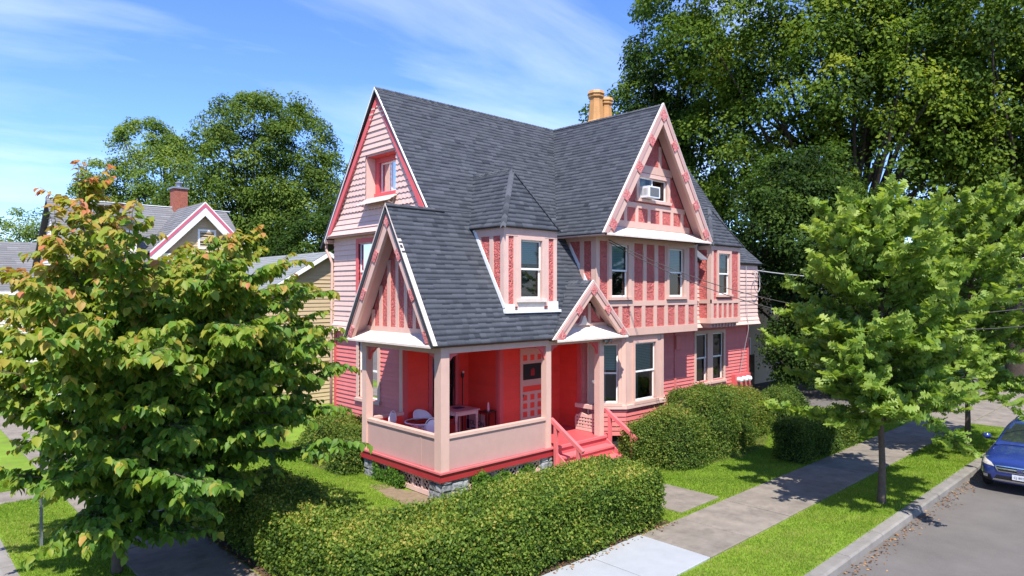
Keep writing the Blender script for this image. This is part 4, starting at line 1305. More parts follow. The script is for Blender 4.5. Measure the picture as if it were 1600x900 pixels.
def box_samples(x0, x1, y0, y1, z0, z1, dens, rnd=0.15, seed=0, faces='tnsewb'):
    """points and normals on a clipped hedge: box with soft edges and an uneven face"""
    out = []
    dx, dy, dz = x1 - x0, y1 - y0, z1 - z0
    for f, area in (('t', dx * dy), ('s', dx * dz), ('n', dx * dz), ('w', dy * dz), ('e', dy * dz)):
        if f not in faces: continue
        n = int(area * dens)
        u = rng.uniform(0, 1, n); v = rng.uniform(0, 1, n)
        if f == 't': p = np.stack([x0 + u * dx, y0 + v * dy, np.full(n, z1)], 1)
        elif f == 's': p = np.stack([x0 + u * dx, np.full(n, y0), z0 + v * dz], 1)
        elif f == 'n': p = np.stack([x0 + u * dx, np.full(n, y1), z0 + v * dz], 1)
        elif f == 'w': p = np.stack([np.full(n, x0), y0 + u * dy, z0 + v * dz], 1)
        else: p = np.stack([np.full(n, x1), y0 + u * dy, z0 + v * dz], 1)
        out.append(p)
    p = np.concatenate(out)
    # round the edges: pull towards an inner box, then push back out by the radius
    lo = np.array([x0 + rnd, y0 + rnd, z0 - 1.0]); hi = np.array([x1 - rnd, y1 - rnd, z1 - rnd])
    c = np.clip(p, lo, hi)
    d = p - c
    nrm = unit(d)
    p = c + nrm * rnd
    p = p + nrm * (0.075 * vnoise(p, 1.8, seed) + 0.045 * vnoise(p, 5.5, seed + 1))[:, None]
    return p, nrm

def hedge(name, label, boxes, dens, size, mat, cat='hedge', group=None, bias=0.5, skip=None, seed=3):
    x0, x1, y0, y1 = boxes[0][:4]
    h = thing(name, label, cat, ((x0 + x1) / 2, (y0 + y1) / 2, 0), group)
    b = B()
    Ps = []; Ns = []
    for (a0, a1, c0, c1, z1) in boxes:
        b.box(a0 + .10, a1 - .10, c0 + .10, c1 - .10, 0.0, z1 - .11)
        p, n = box_samples(a0, a1, c0, c1, 0.04, z1, dens, seed=seed)
        Ps.append(p); Ns.append(n)
    b2 = B()
    b.obj('twigs', M['hedgecore'], h)
    P = np.concatenate(Ps); N = np.concatenate(Ns)
    if skip is not None:
        k = ~skip(P); P, N = P[k], N[k]
    # sparse and gappy low down
    keep = rng.uniform(size=len(P)) < np.clip(0.25 + P[:, 2] / 0.45, 0, 1)
    P, N = P[keep], N[keep]
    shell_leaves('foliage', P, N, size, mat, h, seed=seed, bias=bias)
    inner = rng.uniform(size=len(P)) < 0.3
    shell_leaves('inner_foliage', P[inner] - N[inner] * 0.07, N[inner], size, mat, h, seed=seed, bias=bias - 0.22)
    return h

hedge('hedge', 'long clipped green hedge wrapping the corner in front of the porch',
      [(5.0, 12.1, 8.14, 9.75, 1.14), (5.02, 6.35, 9.2, 14.2, 1.08)], 3000, 0.058, M['leaf_hedge'], bias=0.52,
      skip=lambda P: (P[:, 0] > 5.3) & (P[:, 0] < 6.2) & (P[:, 1] > 9.3) & (P[:, 1] < 9.6) & (P[:, 2] < 0.9))
hedge('hedge', 'small square clipped hedge beside the sidewalk under the oak', [(19.0, 23.2, 8.12, 9.0, 1.06)], 2300, 0.055, M['leaf_bush'], bias=0.40, seed=9)

def bush(label, lobes, dens, size, mat='leaf_bush', group=None, bias=0.5, seed=1, name='shrub'):
    """mounded shrub: several overlapping ellipsoids (cx, cy, rx, ry, h)"""
    s = thing(name, label, 'shrub', (lobes[0][0], lobes[0][1], 0), group)
    b = B(); Ps = []; Ns = []
    for (cx, cy, rx, ry, h) in lobes:
        pr = []
        for k in range(7):
            t = R(-10 + 100 * k / 6)
            pr.append((max(0.02, math.cos(t)) * 0.84, max(0, math.sin(t)) * 0.86))
        vs = []; fs = []
        m = 14
        for r_, z in pr:
            for q in range(m):
                a = 2 * math.pi * q / m
                vs.append((cx + rx * r_ * math.cos(a), cy + ry * r_ * math.sin(a), z * h))
        for i in range(len(pr) - 1):
            for q in range(m):
                fs.append((i * m + q, i * m + (q + 1) % m, (i + 1) * m + (q + 1) % m, (i + 1) * m + q))
        b.add(vs, fs)
        n = int(0.85 * dens * (2 * math.pi * (rx * ry + rx * h + ry * h) / 3))
        d = rdir(n); d[:, 2] = np.abs(d[:, 2]) * 1.05 - 0.05
        d = unit(d)
        Q = np.abs(d) ** 2.6
        rr = 1 / (Q.sum(1)) ** (1 / 2.6)
        p = d * rr[:, None] * np.array([rx, ry, h]) + np.array([cx, cy, 0.0])
        p[:, 2] = np.maximum(p[:, 2], 0.03)
        nr = unit(d / np.array([rx, ry, h]))
        p += nr * (0.13 * vnoise(p, 2.2, seed) + 0.075 * vnoise(p, 6.0, seed + 4))[:, None]
        Ps.append(p); Ns.append(nr)
    b.obj('twigs', M['hedgecore'], s)
    P = np.concatenate(Ps); N = np.concatenate(Ns)
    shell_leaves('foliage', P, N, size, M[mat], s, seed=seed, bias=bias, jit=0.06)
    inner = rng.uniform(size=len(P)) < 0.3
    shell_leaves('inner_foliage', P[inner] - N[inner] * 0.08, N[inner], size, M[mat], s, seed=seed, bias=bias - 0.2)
    return s
bush('rounded clipped shrub beside the porch steps, nearest the path', [(16.75, 11.05, 1.05, 1.0, 1.42), (16.2, 11.5, .7, .7, 1.1)], 2600, 0.058, bias=0.50, seed=2)
bush('tallest wide clipped shrub below the bay window', [(18.7, 11.2, 1.35, 1.05, 1.84), (19.9, 11.3, 1.0, 1.0, 1.72)], 2500, 0.058, bias=0.50, seed=3)
bush('yellow green clipped shrub under the paired windows', [(21.5, 11.75, 1.1, 1.0, 1.50), (22.4, 11.6, .8, .9, 1.36)], 2300, 0.058, bias=0.66, seed=4)
bush('dark loose shrub at the far end of the foundation row', [(23.6, 11.1, 0.85, 0.8, 1.22), (24.7, 11.4, .9, .8, 1.25)], 2000, 0.06, bias=0.30, seed=5)
bush('bronze green shrub left of the porch against the west wall', [(9.9, 18.1, 0.85, 0.95, 1.22), (10.1, 17.2, .7, .7, 1.12)], 2300, 0.06, bias=0.62, seed=6)
bush('low pale green shrub hugging the porch corner pier', [(9.55, 16.45, 0.50, 0.48, 0.80)], 2800, 0.065, bias=0.5, seed=7)
def climber(label, fr, a0, a1, z0, z1, n, seed, d=0.10):
    s = thing('climbing_plant', label, 'plant', fr.P((a0 + a1) / 2, 0, d), 'climbing plants on the porch lattice')
    st = []
    for k in range(7):
        a = a0 + (a1 - a0) * (k + 0.5) / 7
        p = np.array(fr.P(a, 0, 0.04))
        st.append((curve(p, (0, 0, 1), z1 * random.uniform(0.7, 1.0), 4, wob=0.12), np.linspace(0.008, 0.003, 5)))
    wood('stems', st, M['bark'], s, 5)
    a = rng.uniform(a0, a1, n); u = rng.uniform(0, 1, n)
    top = z0 + (z1 - z0) * (0.75 + 0.25 * np.sin(a * 7 + seed))
    z = z0 * 0.4 + (top - z0 * 0.4) * u ** 0.7
    P = np.array([fr.P(a[i], z[i], d * (0.4 + rng.uniform(0, 1.2) * (1 - 0.4 * u[i]))) for i in range(n)])
    N = unit(fr.n[None] + rdir(n) * 0.6 + np.array([0, 0, 0.3]))
    A = unit(np.cross(N, rdir(n)) + np.array([0, 0, -0.5]))
    L = rng.uniform(0.06, 0.11, n)
    leaf_mesh('foliage', P, A, N, L, L * 0.55, T_DIAMOND, rng.normal(0.5, 0.25, n), M['leaf_ivy'], s)
climber('bright green creeper covering the lattice left of the corner pier', west(9.64), 13.95, 15.3, 0.1, 0.50, 850, 1, 0.14)
climber('leafy green creeper growing under the porch right of the corner pier', south(12.52), 10.5, 11.35, 0.05, 0.55, 550, 2, 0.16)
climber('thin creeper under the porch between pier and steps', south(12.52), 11.45, 12.6, 0.05, 0.42, 450, 3, 0.14)

# ================================================================== TREES
def twiggy_tree(root, trunk_pts, trunk_r, prim, env, leaf, mat, bark, tip_bias, droop, twig_len, spacing, leaves_per, parts=0, part_name='leaf', nj=0.30):
    """trunk, limbs and twigs grown to an envelope; leaves sit along the twigs"""
    segs = [(trunk_pts, trunk_r)]
    P = []; A = []; N = []; T = []
    def twig(p, d, ln, tipness):
        pts = curve(p, d, ln, 4, bend=(0, 0, droop[0]), wob=0.10)
        segs.append((pts, np.linspace(0.006, 0.0025, 5)))
        m = leaves_per
        for j in range(m):
            f = (j + 0.6) / m
            x = f * 4; i = min(3, int(x)); q = pts[i] + (pts[i + 1] - pts[i]) * (x - i)
            dd = pts[i + 1] - pts[i]; dd = dd / np.linalg.norm(dd)
            side = np.cross(dd, (0, 0, 1.0)); side /= max(1e-6, np.linalg.norm(side))
            sgn = 1 if j % 2 else -1
            out = dd * 0.55 + side * sgn * rng.uniform(0.4, 1.0) + np.array([0, 0, droop[1]]) + rng.normal(size=3) * 0.22
            P.append(q + rng.normal(size=3) * 0.012); A.append(out)
            N.append(np.array([0, 0, 1.0]) * droop[2] + dd * 0.35 + side * sgn * 0.30 + rng.normal(size=3) * nj)
            T.append(tipness + 0.28 * f)
    for (p, d, ln, r0) in prim:
        k = 8
        pts = curve(p, d, ln, k, bend=(0, 0, droop[3]), wob=0.07)
        segs.append((pts, np.linspace(r0, 0.006, k + 1)))
        s = 0.18 * ln
        while s < ln:
            f = s / ln; x = f * k; i = min(k - 1, int(x)); q = pts[i] + (pts[i + 1] - pts[i]) * (x - i)
            dd = unit(pts[i + 1] - pts[i])
            side = np.cross(dd, (0, 0, 1.0)); side /= max(1e-6, np.linalg.norm(side))
            ang = rng.uniform(-1, 1)
            td = dd * rng.uniform(0.3, 0.9) + side * np.sign(ang) * rng.uniform(0.4, 1.0) + np.array([0, 0, rng.uniform(-0.25, 0.55)])
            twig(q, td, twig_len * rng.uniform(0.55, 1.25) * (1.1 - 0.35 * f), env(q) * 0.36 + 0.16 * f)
            s += spacing * rng.uniform(0.6, 1.4)
        twig(pts[-1], pts[-1] - pts[-2], twig_len * 0.9, env(pts[-1]) * 0.36 + 0.24)
    tr = wood('trunk', segs[:1], bark, root, 10)
    wood('branches', segs[1:], bark, root, 3)
    P = np.array(P); A = np.array(A); N = np.array(N); T = np.array(T)
    n = len(P)
    L = leaf[0] * rng.uniform(0.55, 1.28, n)
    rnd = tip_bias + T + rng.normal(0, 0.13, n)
    if parts:
        c = np.array([0, 0, CAM_H])
        dist = np.linalg.norm(P - c, axis=1) + rng.uniform(0, 0.6, n)
        fw = np.array([math.cos(R(YAW)), math.sin(R(YAW)), 0]); rt = np.array([math.sin(R(YAW)), -math.cos(R(YAW)), 0])
        dep = (P - c) @ fw
        inside = (np.abs((P - c) @ rt / dep) < 0.75) & (np.abs((P - c)[:, 2] / dep) < 0.42)
        dist[~inside] += 50
        pick = np.argsort(dist)[:parts]
        rest = np.ones(n, bool); rest[pick] = False
        # shared meshes, one per colour step
        T_, F_ = leaf[2]
        cache = {}
        for i in pick:
            key = int(np.clip(rnd[i], 0, 1) * 9.99)
            if key not in cache:
                me = D.meshes.new(part_name)
                me.from_pydata([(t[0], t[1] * leaf[1], t[2]) for t in T_], [], F_)
                at = me.attributes.new('rnd', 'FLOAT', 'POINT'); at.data.foreach_set('value', [key / 10 + 0.05] * len(T_))
                me.materials.append(mat); cache[key] = me
            a = unit(A[i]); s = unit(np.cross(N[i], a)); nn = np.cross(a, s)
            o = D.objects.new(part_name, cache[key]); COL.objects.link(o); o.parent = root
            mtx = Matrix(((a[0], s[0], nn[0], 0), (a[1], s[1], nn[1], 0), (a[2], s[2], nn[2], 0), (0, 0, 0, 1))) @ Matrix.Scale(float(L[i]), 4)
            q = P[i] - ORG[root.name]
            mtx.translation = Vector(q.tolist())
            o.matrix_local = mtx
        P, A, N, L, rnd = P[rest], A[rest], N[rest], L[rest], rnd[rest]
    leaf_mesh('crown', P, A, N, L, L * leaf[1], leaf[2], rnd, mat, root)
    return n

# --- the broad-leaved young tree in the left foreground
tx, ty = 3.10, 13.25
t1 = thing('street_tree', 'leafy young tree with orange tipped drooping leaves in the left foreground', 'tree', (tx, ty, 0))
tp = np.array([(tx, ty, -0.05), (tx + .02, ty, 0.6), (tx + .05, ty + .02, 1.5), (tx + .02, ty + .10, 2.6), (tx - .1, ty + .22, 3.8), (tx - .28, ty + .42, 5.2), (tx - .42, ty + .60, 6.5), (tx - .46, ty + .66, 7.0)])
trd = np.array([0.095, 0.085, 0.075, 0.062, 0.045, 0.028, 0.012, 0.005])
prim = []
rt_ = np.array([math.sin(R(YAW)), -math.cos(R(YAW)), 0])
for k in range(124):
    f = (k + 0.5) / 124
    h = np.interp(f, [0, 0.2, 0.85, 1], [0.75, 1.9, 4.7, 6.7])
    x = np.interp(h, tp[:, 2], np.arange(len(tp))); i = int(min(len(tp) - 2, x)); q = tp[i] + (tp[i + 1] - tp[i]) * (x - i)
    az = k * 2.39996 + rng.uniform(-0.3, 0.3)
    dh = np.array([math.cos(az), math.sin(az), 0])
    side = dh @ rt_
    # long low branches, short ones near the top; the right side reaches further
    if side < -0.3 and k % 3 == 0:
        dh = -dh; side = -side
    ln = np.interp(h, [0.7, 1.4, 2.2, 3.4, 4.4, 5.0, 6.6], [0.75, 1.75, 2.9, 3.2, 1.9, 0.5, 0.22]) * rng.uniform(0.78, 1.12)
    if h < 5.0: ln *= 1 + 0.24 * side
    up = np.interp(h, [0.7, 2.0, 4.5, 6.6], [0.02, 0.25, 0.6, 1.1])
    prim.append((q, dh + np.array([0, 0, up]), ln, 0.022))
for k in range(66):                                            # the heavy low right side
    h = rng.uniform(1.2, 4.0)
    x = np.interp(h, tp[:, 2], np.arange(len(tp))); i = int(min(len(tp) - 2, x)); q = tp[i] + (tp[i + 1] - tp[i]) * (x - i)
    az = math.atan2(rt_[1], rt_[0]) + rng.uniform(-1.15, 1.5)
    prim.append((q, np.array([math.cos(az), math.sin(az), rng.uniform(0.05, 0.45)]), rng.uniform(2.2, 4.15) * (0.65 if h < 1.6 else 1.0), 0.02))
for (az, h0, ln, up) in ((-0.9, 2.4, 4.0, 1.3), (-0.35, 2.8, 3.6, 1.4), (2.2, 2.5, 3.2, 1.3), (-1.5, 2.2, 3.3, 1.0), (0.5, 2.6, 3.4, 1.3), (1.6, 2.8, 3.2, 1.5), (-0.6, 3.2, 3.4, 1.2)):   # a few tall leaders
    x = np.interp(h0, tp[:, 2], np.arange(len(tp))); i = int(x); q = tp[i] + (tp[i + 1] - tp[i]) * (x - i)
    prim.append((q, np.array([math.cos(az), math.sin(az), up]), ln, 0.03))
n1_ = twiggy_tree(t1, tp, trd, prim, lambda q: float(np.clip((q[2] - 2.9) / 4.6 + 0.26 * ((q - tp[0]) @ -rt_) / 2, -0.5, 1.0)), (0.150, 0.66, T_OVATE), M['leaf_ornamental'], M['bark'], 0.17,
                  (-0.35, -0.75, 0.75, 0.10), 0.54, 0.098, 18, parts=300)

# --- the two street oaks on the right
def oak(label, base, height, rad, zlow, seed, group='young oaks on the verge', parts=0, lean=(0, 0), dens=13):
    t = thing('street_tree', label, 'tree', (base[0], base[1], 0), group)
    tp = np.array([(base[0] + lean[0] * f, base[1] + lean[1] * f, height * f - 0.05) for f in np.linspace(0, 1, 8)])
    tp[1:-1, :2] += rng.normal(size=(6, 2)) * 0.03
    tr = np.interp(np.linspace(0, 1, 8), [0, 0.05, 0.3, 1], [0.105, 0.082, 0.062, 0.006])
    prim = []
    n = 96
    for k in range(n):
        f = (k + 0.5) / n
        h = zlow + (height - 0.4 - zlow) * f
        x = h / height * 7; i = int(min(6, x)); q = tp[i] + (tp[i + 1] - tp[i]) * (x - i)
        az = k * 2.39996 + seed
        prof = np.interp(f, [0, 0.12, 0.35, 0.65, 1], [0.85, 1.0, 1.05, 1.0, 0.60])
        ln = rad * prof * rng.uniform(0.62, 1.22)
        up = np.interp(f, [0, 0.5, 1], [-0.10, 0.40, 1.15]) + rng.normal(0, 0.30)
        prim.append((q, np.array([math.cos(az), math.sin(az), up]), ln, 0.02))
    twiggy_tree(t, tp, tr, prim, lambda q: float(np.clip((q[2] - 2.5) / 5, -0.3, 0.7)) * 0.6, (0.205, 0.95, T_OAK), M['leaf_oak'], M['bark'], 0.24,
                (0.30, 0.0, 0.6, 0.10), 0.46, 0.135, dens, parts=parts, nj=0.85)
    return t
oak('young oak with lobed leaves nearest on the right verge', (16.95, 5.45), 6.45, 2.05, 1.85, 0.4, parts=300)
oak('young oak further along the verge beside the blue car', (24.1, 5.35), 7.2, 2.35, 2.1, 2.1, dens=10)

# --- large trees behind
def big_tree(label, base, trunk_h, lobes, ncl, per, lsize, mat, bark='bark_dark', group='large trees behind the houses', clr=1.15, bias=0.45, name='tree', seed=0, trunk_r=0.35, flat=0.55, shell=(0.70, 1.0), front=True):
    """lobes: (dx, dy, z, rx, ry, rz); leaf clumps are spread through and over the lobes"""
    per = int(per * 2.7); lsize *= 0.80
    t = thing(name, label, 'tree', (base[0], base[1], 0), group)
    lob = np.array(lobes, float); bx, by = base
    vol = (lob[:, 3] * lob[:, 4] + lob[:, 3] * lob[:, 5] + lob[:, 4] * lob[:, 5])
    pr = vol / vol.sum()
    li = rng.choice(len(lob), ncl, p=pr)
    d = rdir(ncl)
    rr = rng.uniform(shell[0], shell[1], ncl) ** 0.7
    deep = rng.uniform(size=ncl) < 0.22
    rr[deep] = rng.uniform(0.25, 0.7, deep.sum())
    wob = 1 + 0.13 * vnoise(d * 3 + lob[li][:, :3] * 0.3, 1.0, seed)
    C = np.array([bx, by, 0]) + lob[li][:, :3] + d * lob[li][:, 3:6] * (rr * wob)[:, None]
    if front:                                      # nobody can see the far half: thin it
        tocam = unit(np.array([0, 0, CAM_H]) - np.array([bx, by, lob[:, 2].mean()]))
        s = d @ tocam
        keep = (s > -0.2) | (rng.uniform(size=ncl) < 0.22)
        C, d, li = C[keep], d[keep], li[keep]
    k = len(C)
    # limbs
    segs = [(np.array([(bx, by, -0.1), (bx + .1, by, trunk_h * 0.4), (bx, by + .15, trunk_h), (bx - .1, by + .1, trunk_h * 1.5)]), np.array([trunk_r * 1.25, trunk_r, trunk_r * 0.85, trunk_r * 0.5]))]
    for j in rng.choice(k, min(k, 46), replace=False):
        p0 = np.array([bx, by, trunk_h * rng.uniform(0.7, 1.45)])
        mid = (p0 + C[j]) / 2 + np.array([0, 0, 0.5]) + rng.normal(size=3) * 0.5
        segs.append((np.array([p0, (p0 + mid) / 2 + rng.normal(size=3) * .2, mid, (mid + C[j]) / 2, C[j]]), np.array([trunk_r * .36, trunk_r * .27, trunk_r * .18, trunk_r * .11, 0.03])))
    wood('trunk', segs[:1], M[bark], t, 9)
    wood('branches', segs[1:], M[bark], t, 6)
    # leaves: each clump is a shallow dome that faces up and out
    n = k * per
    ci = np.repeat(np.arange(k), per)
    up = unit(d[ci] * 0.55 + np.array([0, 0, 0.75]))
    q = rdir(n) * (rng.uniform(0, 1, n) ** 0.45)[:, None]
    h = (q * up).sum(1, keepdims=True)
    q = q - up * h * (1 - flat)                        # flatten along its axis
    q = q - up * (0.35 * ((q ** 2).sum(1, keepdims=True)))   # droop at the rim
    sc = clr * rng.uniform(0.65, 1.25, k)[ci]
    P = C[ci] + q * sc[:, None]
    N = unit(up * 0.7 + q * 0.5 + rdir(n) * 0.55)
    A = unit(np.cross(N, rdir(n)) + q * 0.4 + np.array([0, 0, -0.25]))
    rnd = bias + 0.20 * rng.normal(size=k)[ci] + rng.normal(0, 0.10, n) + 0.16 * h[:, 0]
    L = lsize * rng.uniform(0.7, 1.3, n)
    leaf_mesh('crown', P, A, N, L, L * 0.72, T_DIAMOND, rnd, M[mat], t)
    return t

def at(px, depth):
    """ground point on the pixel column px at a distance along the view axis"""
    k = (px - 800) / 1055
    return (depth * (math.cos(R(YAW)) + math.sin(R(YAW)) * k), depth * (math.sin(R(YAW)) - math.cos(R(YAW)) * k))

big_tree('huge spreading maple towering behind the right end of the pink house', at(1330, 40), 7.5,
         [(0, 0, 15, 7.5, 7.5, 6.5), (-3.5, 3.5, 19, 6.5, 6.5, 6), (3.5, -4, 18, 6.5, 6.5, 6.5), (0, 0, 23, 7, 7, 5), (-3, 5.5, 13, 5, 5, 4.5), (3.5, -7, 12.5, 5, 5, 4.5), (4.5, -5.5, 22, 6, 6, 5), (-4.5, 5.5, 22, 5.5, 5.5, 5)], 1020, 74, 0.27, 'leaf_maple', trunk_r=0.55, clr=1.35, bias=0.52, seed=1)
big_tree('dark upright maple rising behind the wing gable', at(1040, 46), 6.5,
         [(0, 0, 12, 4.4, 4.4, 7.5), (0.6, -0.6, 20, 3.8, 3.8, 6.5), (-1.2, 1.5, 15.5, 3.4, 3.4, 4.5)], 440, 72, 0.27, 'leaf_maple_dark', trunk_r=0.4, clr=1.15, bias=0.55, seed=2)
big_tree('tall yellow green maple at the right edge behind the oaks', at(1590, 37), 7.0,
         [(0, 0, 14, 6, 6, 6), (-2, 2, 18.5, 5.5, 5.5, 5.5), (1.5, -2, 10.5, 5, 5, 3.5)], 420, 74, 0.27, 'leaf_maple', trunk_r=0.5, clr=1.3, bias=0.56, seed=3)
big_tree('dark dense yard tree between the pink house and the oaks', at(1235, 33.5), 3.0,
         [(0, 0, 7.4, 3.6, 3.6, 3.6), (1.5, -2.6, 7.0, 3.0, 3.0, 3.2), (0.5, -0.5, 9.6, 2.9, 2.9, 2.8), (-2.0, -0.8, 8.0, 2.4, 2.4, 2.6)], 360, 60, 0.20, 'leaf_maple_dark', trunk_r=0.25, clr=0.85, bias=0.38, seed=4)
big_tree('purple leaved tree half hidden at the far right', at(1585, 52), 4.0,
         [(0, 0, 8, 4.5, 4.5, 4.5)], 140, 60, 0.26, 'leaf_purple', trunk_r=0.3, clr=1.1, bias=0.5, seed=5)
big_tree('dark tree filling the gap low behind the street oaks', at(1445, 47), 4.0,
         [(0, 0, 6.5, 5.5, 5.5, 4.5), (3, -4, 6, 4, 4, 4)], 240, 64, 0.26, 'leaf_maple_dark', trunk_r=0.3, clr=1.2, bias=0.35, seed=6)
big_tree('big round crowned maple behind the yellow house', at(402, 56), 5.5,
         [(0, 0, 13.8, 7.3, 7.3, 8.0), (-1.8, 1.8, 9.5, 6.4, 6.4, 4.5), (2.3, -2.3, 10.5, 6.0, 6.0, 5.2), (0.5, -0.5, 16.5, 5.4, 5.4, 5.6)], 820, 70, 0.25, 'leaf_maple_left', trunk_r=0.5, clr=1.15, bias=0.45, seed=7)
big_tree('lighter feathery tree left of the round maple', at(262, 66), 6.0,
         [(0, 0, 13, 4.6, 4.6, 7.0), (-1.5, 1.5, 18, 3.4, 3.4, 4.0), (1.5, -1.5, 10, 4.5, 4.5, 4.5)], 330, 66, 0.27, 'leaf_light', trunk_r=0.4, clr=1.15, bias=0.5, seed=8)
big_tree('pale pointed tree standing further left behind the roofs', at(158, 66), 5.5,
         [(0, 0, 10, 3.6, 3.6, 5.5), (0, 0, 14.5, 2.4, 2.4, 4.0)], 220, 62, 0.27, 'leaf_light', trunk_r=0.35, clr=1.05, bias=0.5, seed=9)
big_tree('low broad tree at the far left edge behind the roofs', at(20, 72), 4.0,
         [(0, 0, 8.5, 6.5, 6.5, 5.5), (3, -3, 8, 4.5, 4.5, 4.5)], 260, 60, 0.28, 'leaf_light', trunk_r=0.35, clr=1.2, bias=0.45, seed=10)
big_tree('tree filling the gap between the round maple and the pale tree', at(215, 58), 4.0,
         [(0, 0, 8.0, 4.5, 4.5, 4.5), (2.5, -2.5, 8.5, 4, 4, 4)], 220, 62, 0.26, 'leaf_light', trunk_r=0.3, clr=1.1, bias=0.45, seed=12)
big_tree('small dark tree just left of the pink house behind the yellow garage', at(500, 50), 3.5,
         [(0, 0, 7.0, 3.6, 3.6, 4.5), (2, -2, 6.5, 3, 3, 3.5)], 180, 60, 0.24, 'leaf_maple_dark', trunk_r=0.25, clr=1.0, bias=0.4, seed=13)

big_tree('low dark leafy tree behind the nearest street oak', at(1325, 31), 1.4,  # added foliage: dark cover over the too bright wall and paving
         [(0, 0, 2.6, 2.4, 2.4, 2.2), (1.6, -1.8, 2.4, 2.0, 2.0, 2.0), (-1.2, 1.3, 2.8, 1.8, 1.8, 1.9)], 170, 52, 0.17, 'leaf_maple_dark', trunk_r=0.14, clr=0.7, bias=0.36, seed=14)
big_tree('small dark tree leaning over the board fence beside the house', at(1238, 29.5), 1.6,  # added tree, put here to make shade in front of the yellow wall
         [(0, 0, 2.6, 1.3, 1.3, 1.6)], 60, 48, 0.16, 'leaf_maple_dark', trunk_r=0.10, clr=0.6, bias=0.36, seed=15)

# ================================================================== GRASS
def grass(name, label, regions, dens, hgt, excl=()):
    Ps = []
    for (x0, x1, y0, y1) in regions:
        n = int((x1 - x0) * (y1 - y0) * dens)
        q = np.stack([rng.uniform(x0, x1, n), rng.uniform(y0, y1, n), np.full(n, 0.0)], 1)
        q[:, :2] += rng.normal(0, 0.035, (n, 2)); Ps.append(q)
    P = np.concatenate(Ps)
    for (x0, x1, y0, y1) in excl:
        k = ~((P[:, 0] > x0) & (P[:, 0] < x1) & (P[:, 1] > y0) & (P[:, 1] < y1)); P = P[k]
    n = len(P)
    A = unit(np.stack([rng.normal(0, .55, n), rng.normal(0, .55, n), np.ones(n)], 1))
    N = unit(np.cross(A, rdir(n)))
    patch = vnoise(P, 0.9, 5)
    L = hgt * rng.uniform(0.5, 1.4, n) * (1 + 0.25 * patch)
    rnd = 0.50 + 0.22 * vnoise(P, 0.55, 21) + 0.17 * vnoise(P, 2.7, 8) + rng.normal(0, 0.19, n)
    rnd = rnd + 0.40 * np.clip(vnoise(P, 0.8, 33) - 0.45, 0, 1)
    T = (np.array([(0, .5, 0), (0, -.5, 0), (1, 0, .25)]), [(0, 1, 2)])
    o = leaf_mesh(name, P, A, N, L, rng.uniform(0.008, 0.017, n), T, rnd, M['leaf_grass'])
    return tag(o, label, 'grass')
grass('grass', 'short mown green grass of the lawns and verges',
      [(9.5, 29.4, 4.98, 6.43), (12.15, 27.5, 8.08, 11.6), (6.4, 10.0, 9.8, 14.3), (5.0, 9.8, 14.3, 22.0), (1.87, 3.28, 12.6, 22.0)], 2000, 0.055,
      [(12.93, 14.62, 8.2, 11.4), (9.6, 16.0, 12.4, 17.0), (15.6, 27, 12.6, 14), (16.0, 22.5, 10.7, 14.0), (1.8, 3.3, 19.3, 20.4), (8.95, 9.6, 12.3, 14.3)])
def litter(name, label, n, fn):
    P = np.array([fn() for _ in range(n)])
    A = unit(np.stack([rng.normal(size=n), rng.normal(size=n), rng.normal(0, .2, n)], 1))
    N = unit(np.array([0, 0, 1.0]) + rdir(n) * 0.5)
    L = rng.uniform(0.03, 0.08, n)
    o = leaf_mesh(name, P, A, N, L, L * 0.6, T_DIAMOND, rng.uniform(0, 1, n), M['litter'])
    return tag(o, label, 'leaf litter')
def gut():
    x = rng.uniform(10, 30); return (x, KERB_Y - 0.30 - abs(rng.normal(0, 0.16)), ROAD_Z + 0.012)
litter('dry_leaves', 'dry brown leaves gathered along the kerb in the gutter', 900, gut)
litter('dry_leaves', 'dead leaves lying at the foot of the long hedge', 900, lambda: ((rng.uniform(4.7, 5.1), rng.uniform(8.2, 14.5), 0.045) if rng.uniform() < 0.6 else (rng.uniform(5, 12.3), rng.uniform(7.85, 8.2), 0.045)))

# ================================================================== NEIGHBOURS
def simple_window(parent, fr, a0, a1, z0, z1, mat='white', cw=0.10):
    b = B()
    fr.box(b, a0 - cw, a1 + cw, z1, z1 + cw, 0.0, 0.05); fr.box(b, a0 - cw, a1 + cw, z0 - cw, z0, 0.0, 0.06)
    fr.box(b, a0 - cw, a0, z0, z1, 0.0, 0.05); fr.box(b, a1, a1 + cw, z0, z1, 0.0, 0.05)
    zm = (z0 + z1) / 2
    fr.box(b, a0, a1, zm - .02, zm + .02, 0.0, 0.03)
    wn = b.obj('window', M[mat], parent)
    b = B(); b.add([fr.P(a0, z0, 0.025), fr.P(a1, z0, 0.025), fr.P(a1, z1, 0.025), fr.P(a0, z1, 0.025)], [(0, 1, 2, 3)]); b.obj('pane', M['glass'], wn)
    b = B(); b.add([fr.P(a0, z0, 0.006), fr.P(a1, z0, 0.006), fr.P(a1, z1, 0.006), fr.P(a0, z1, 0.006)], [(0, 1, 2, 3)]); b.obj('room_lining', M['dark'], wn)

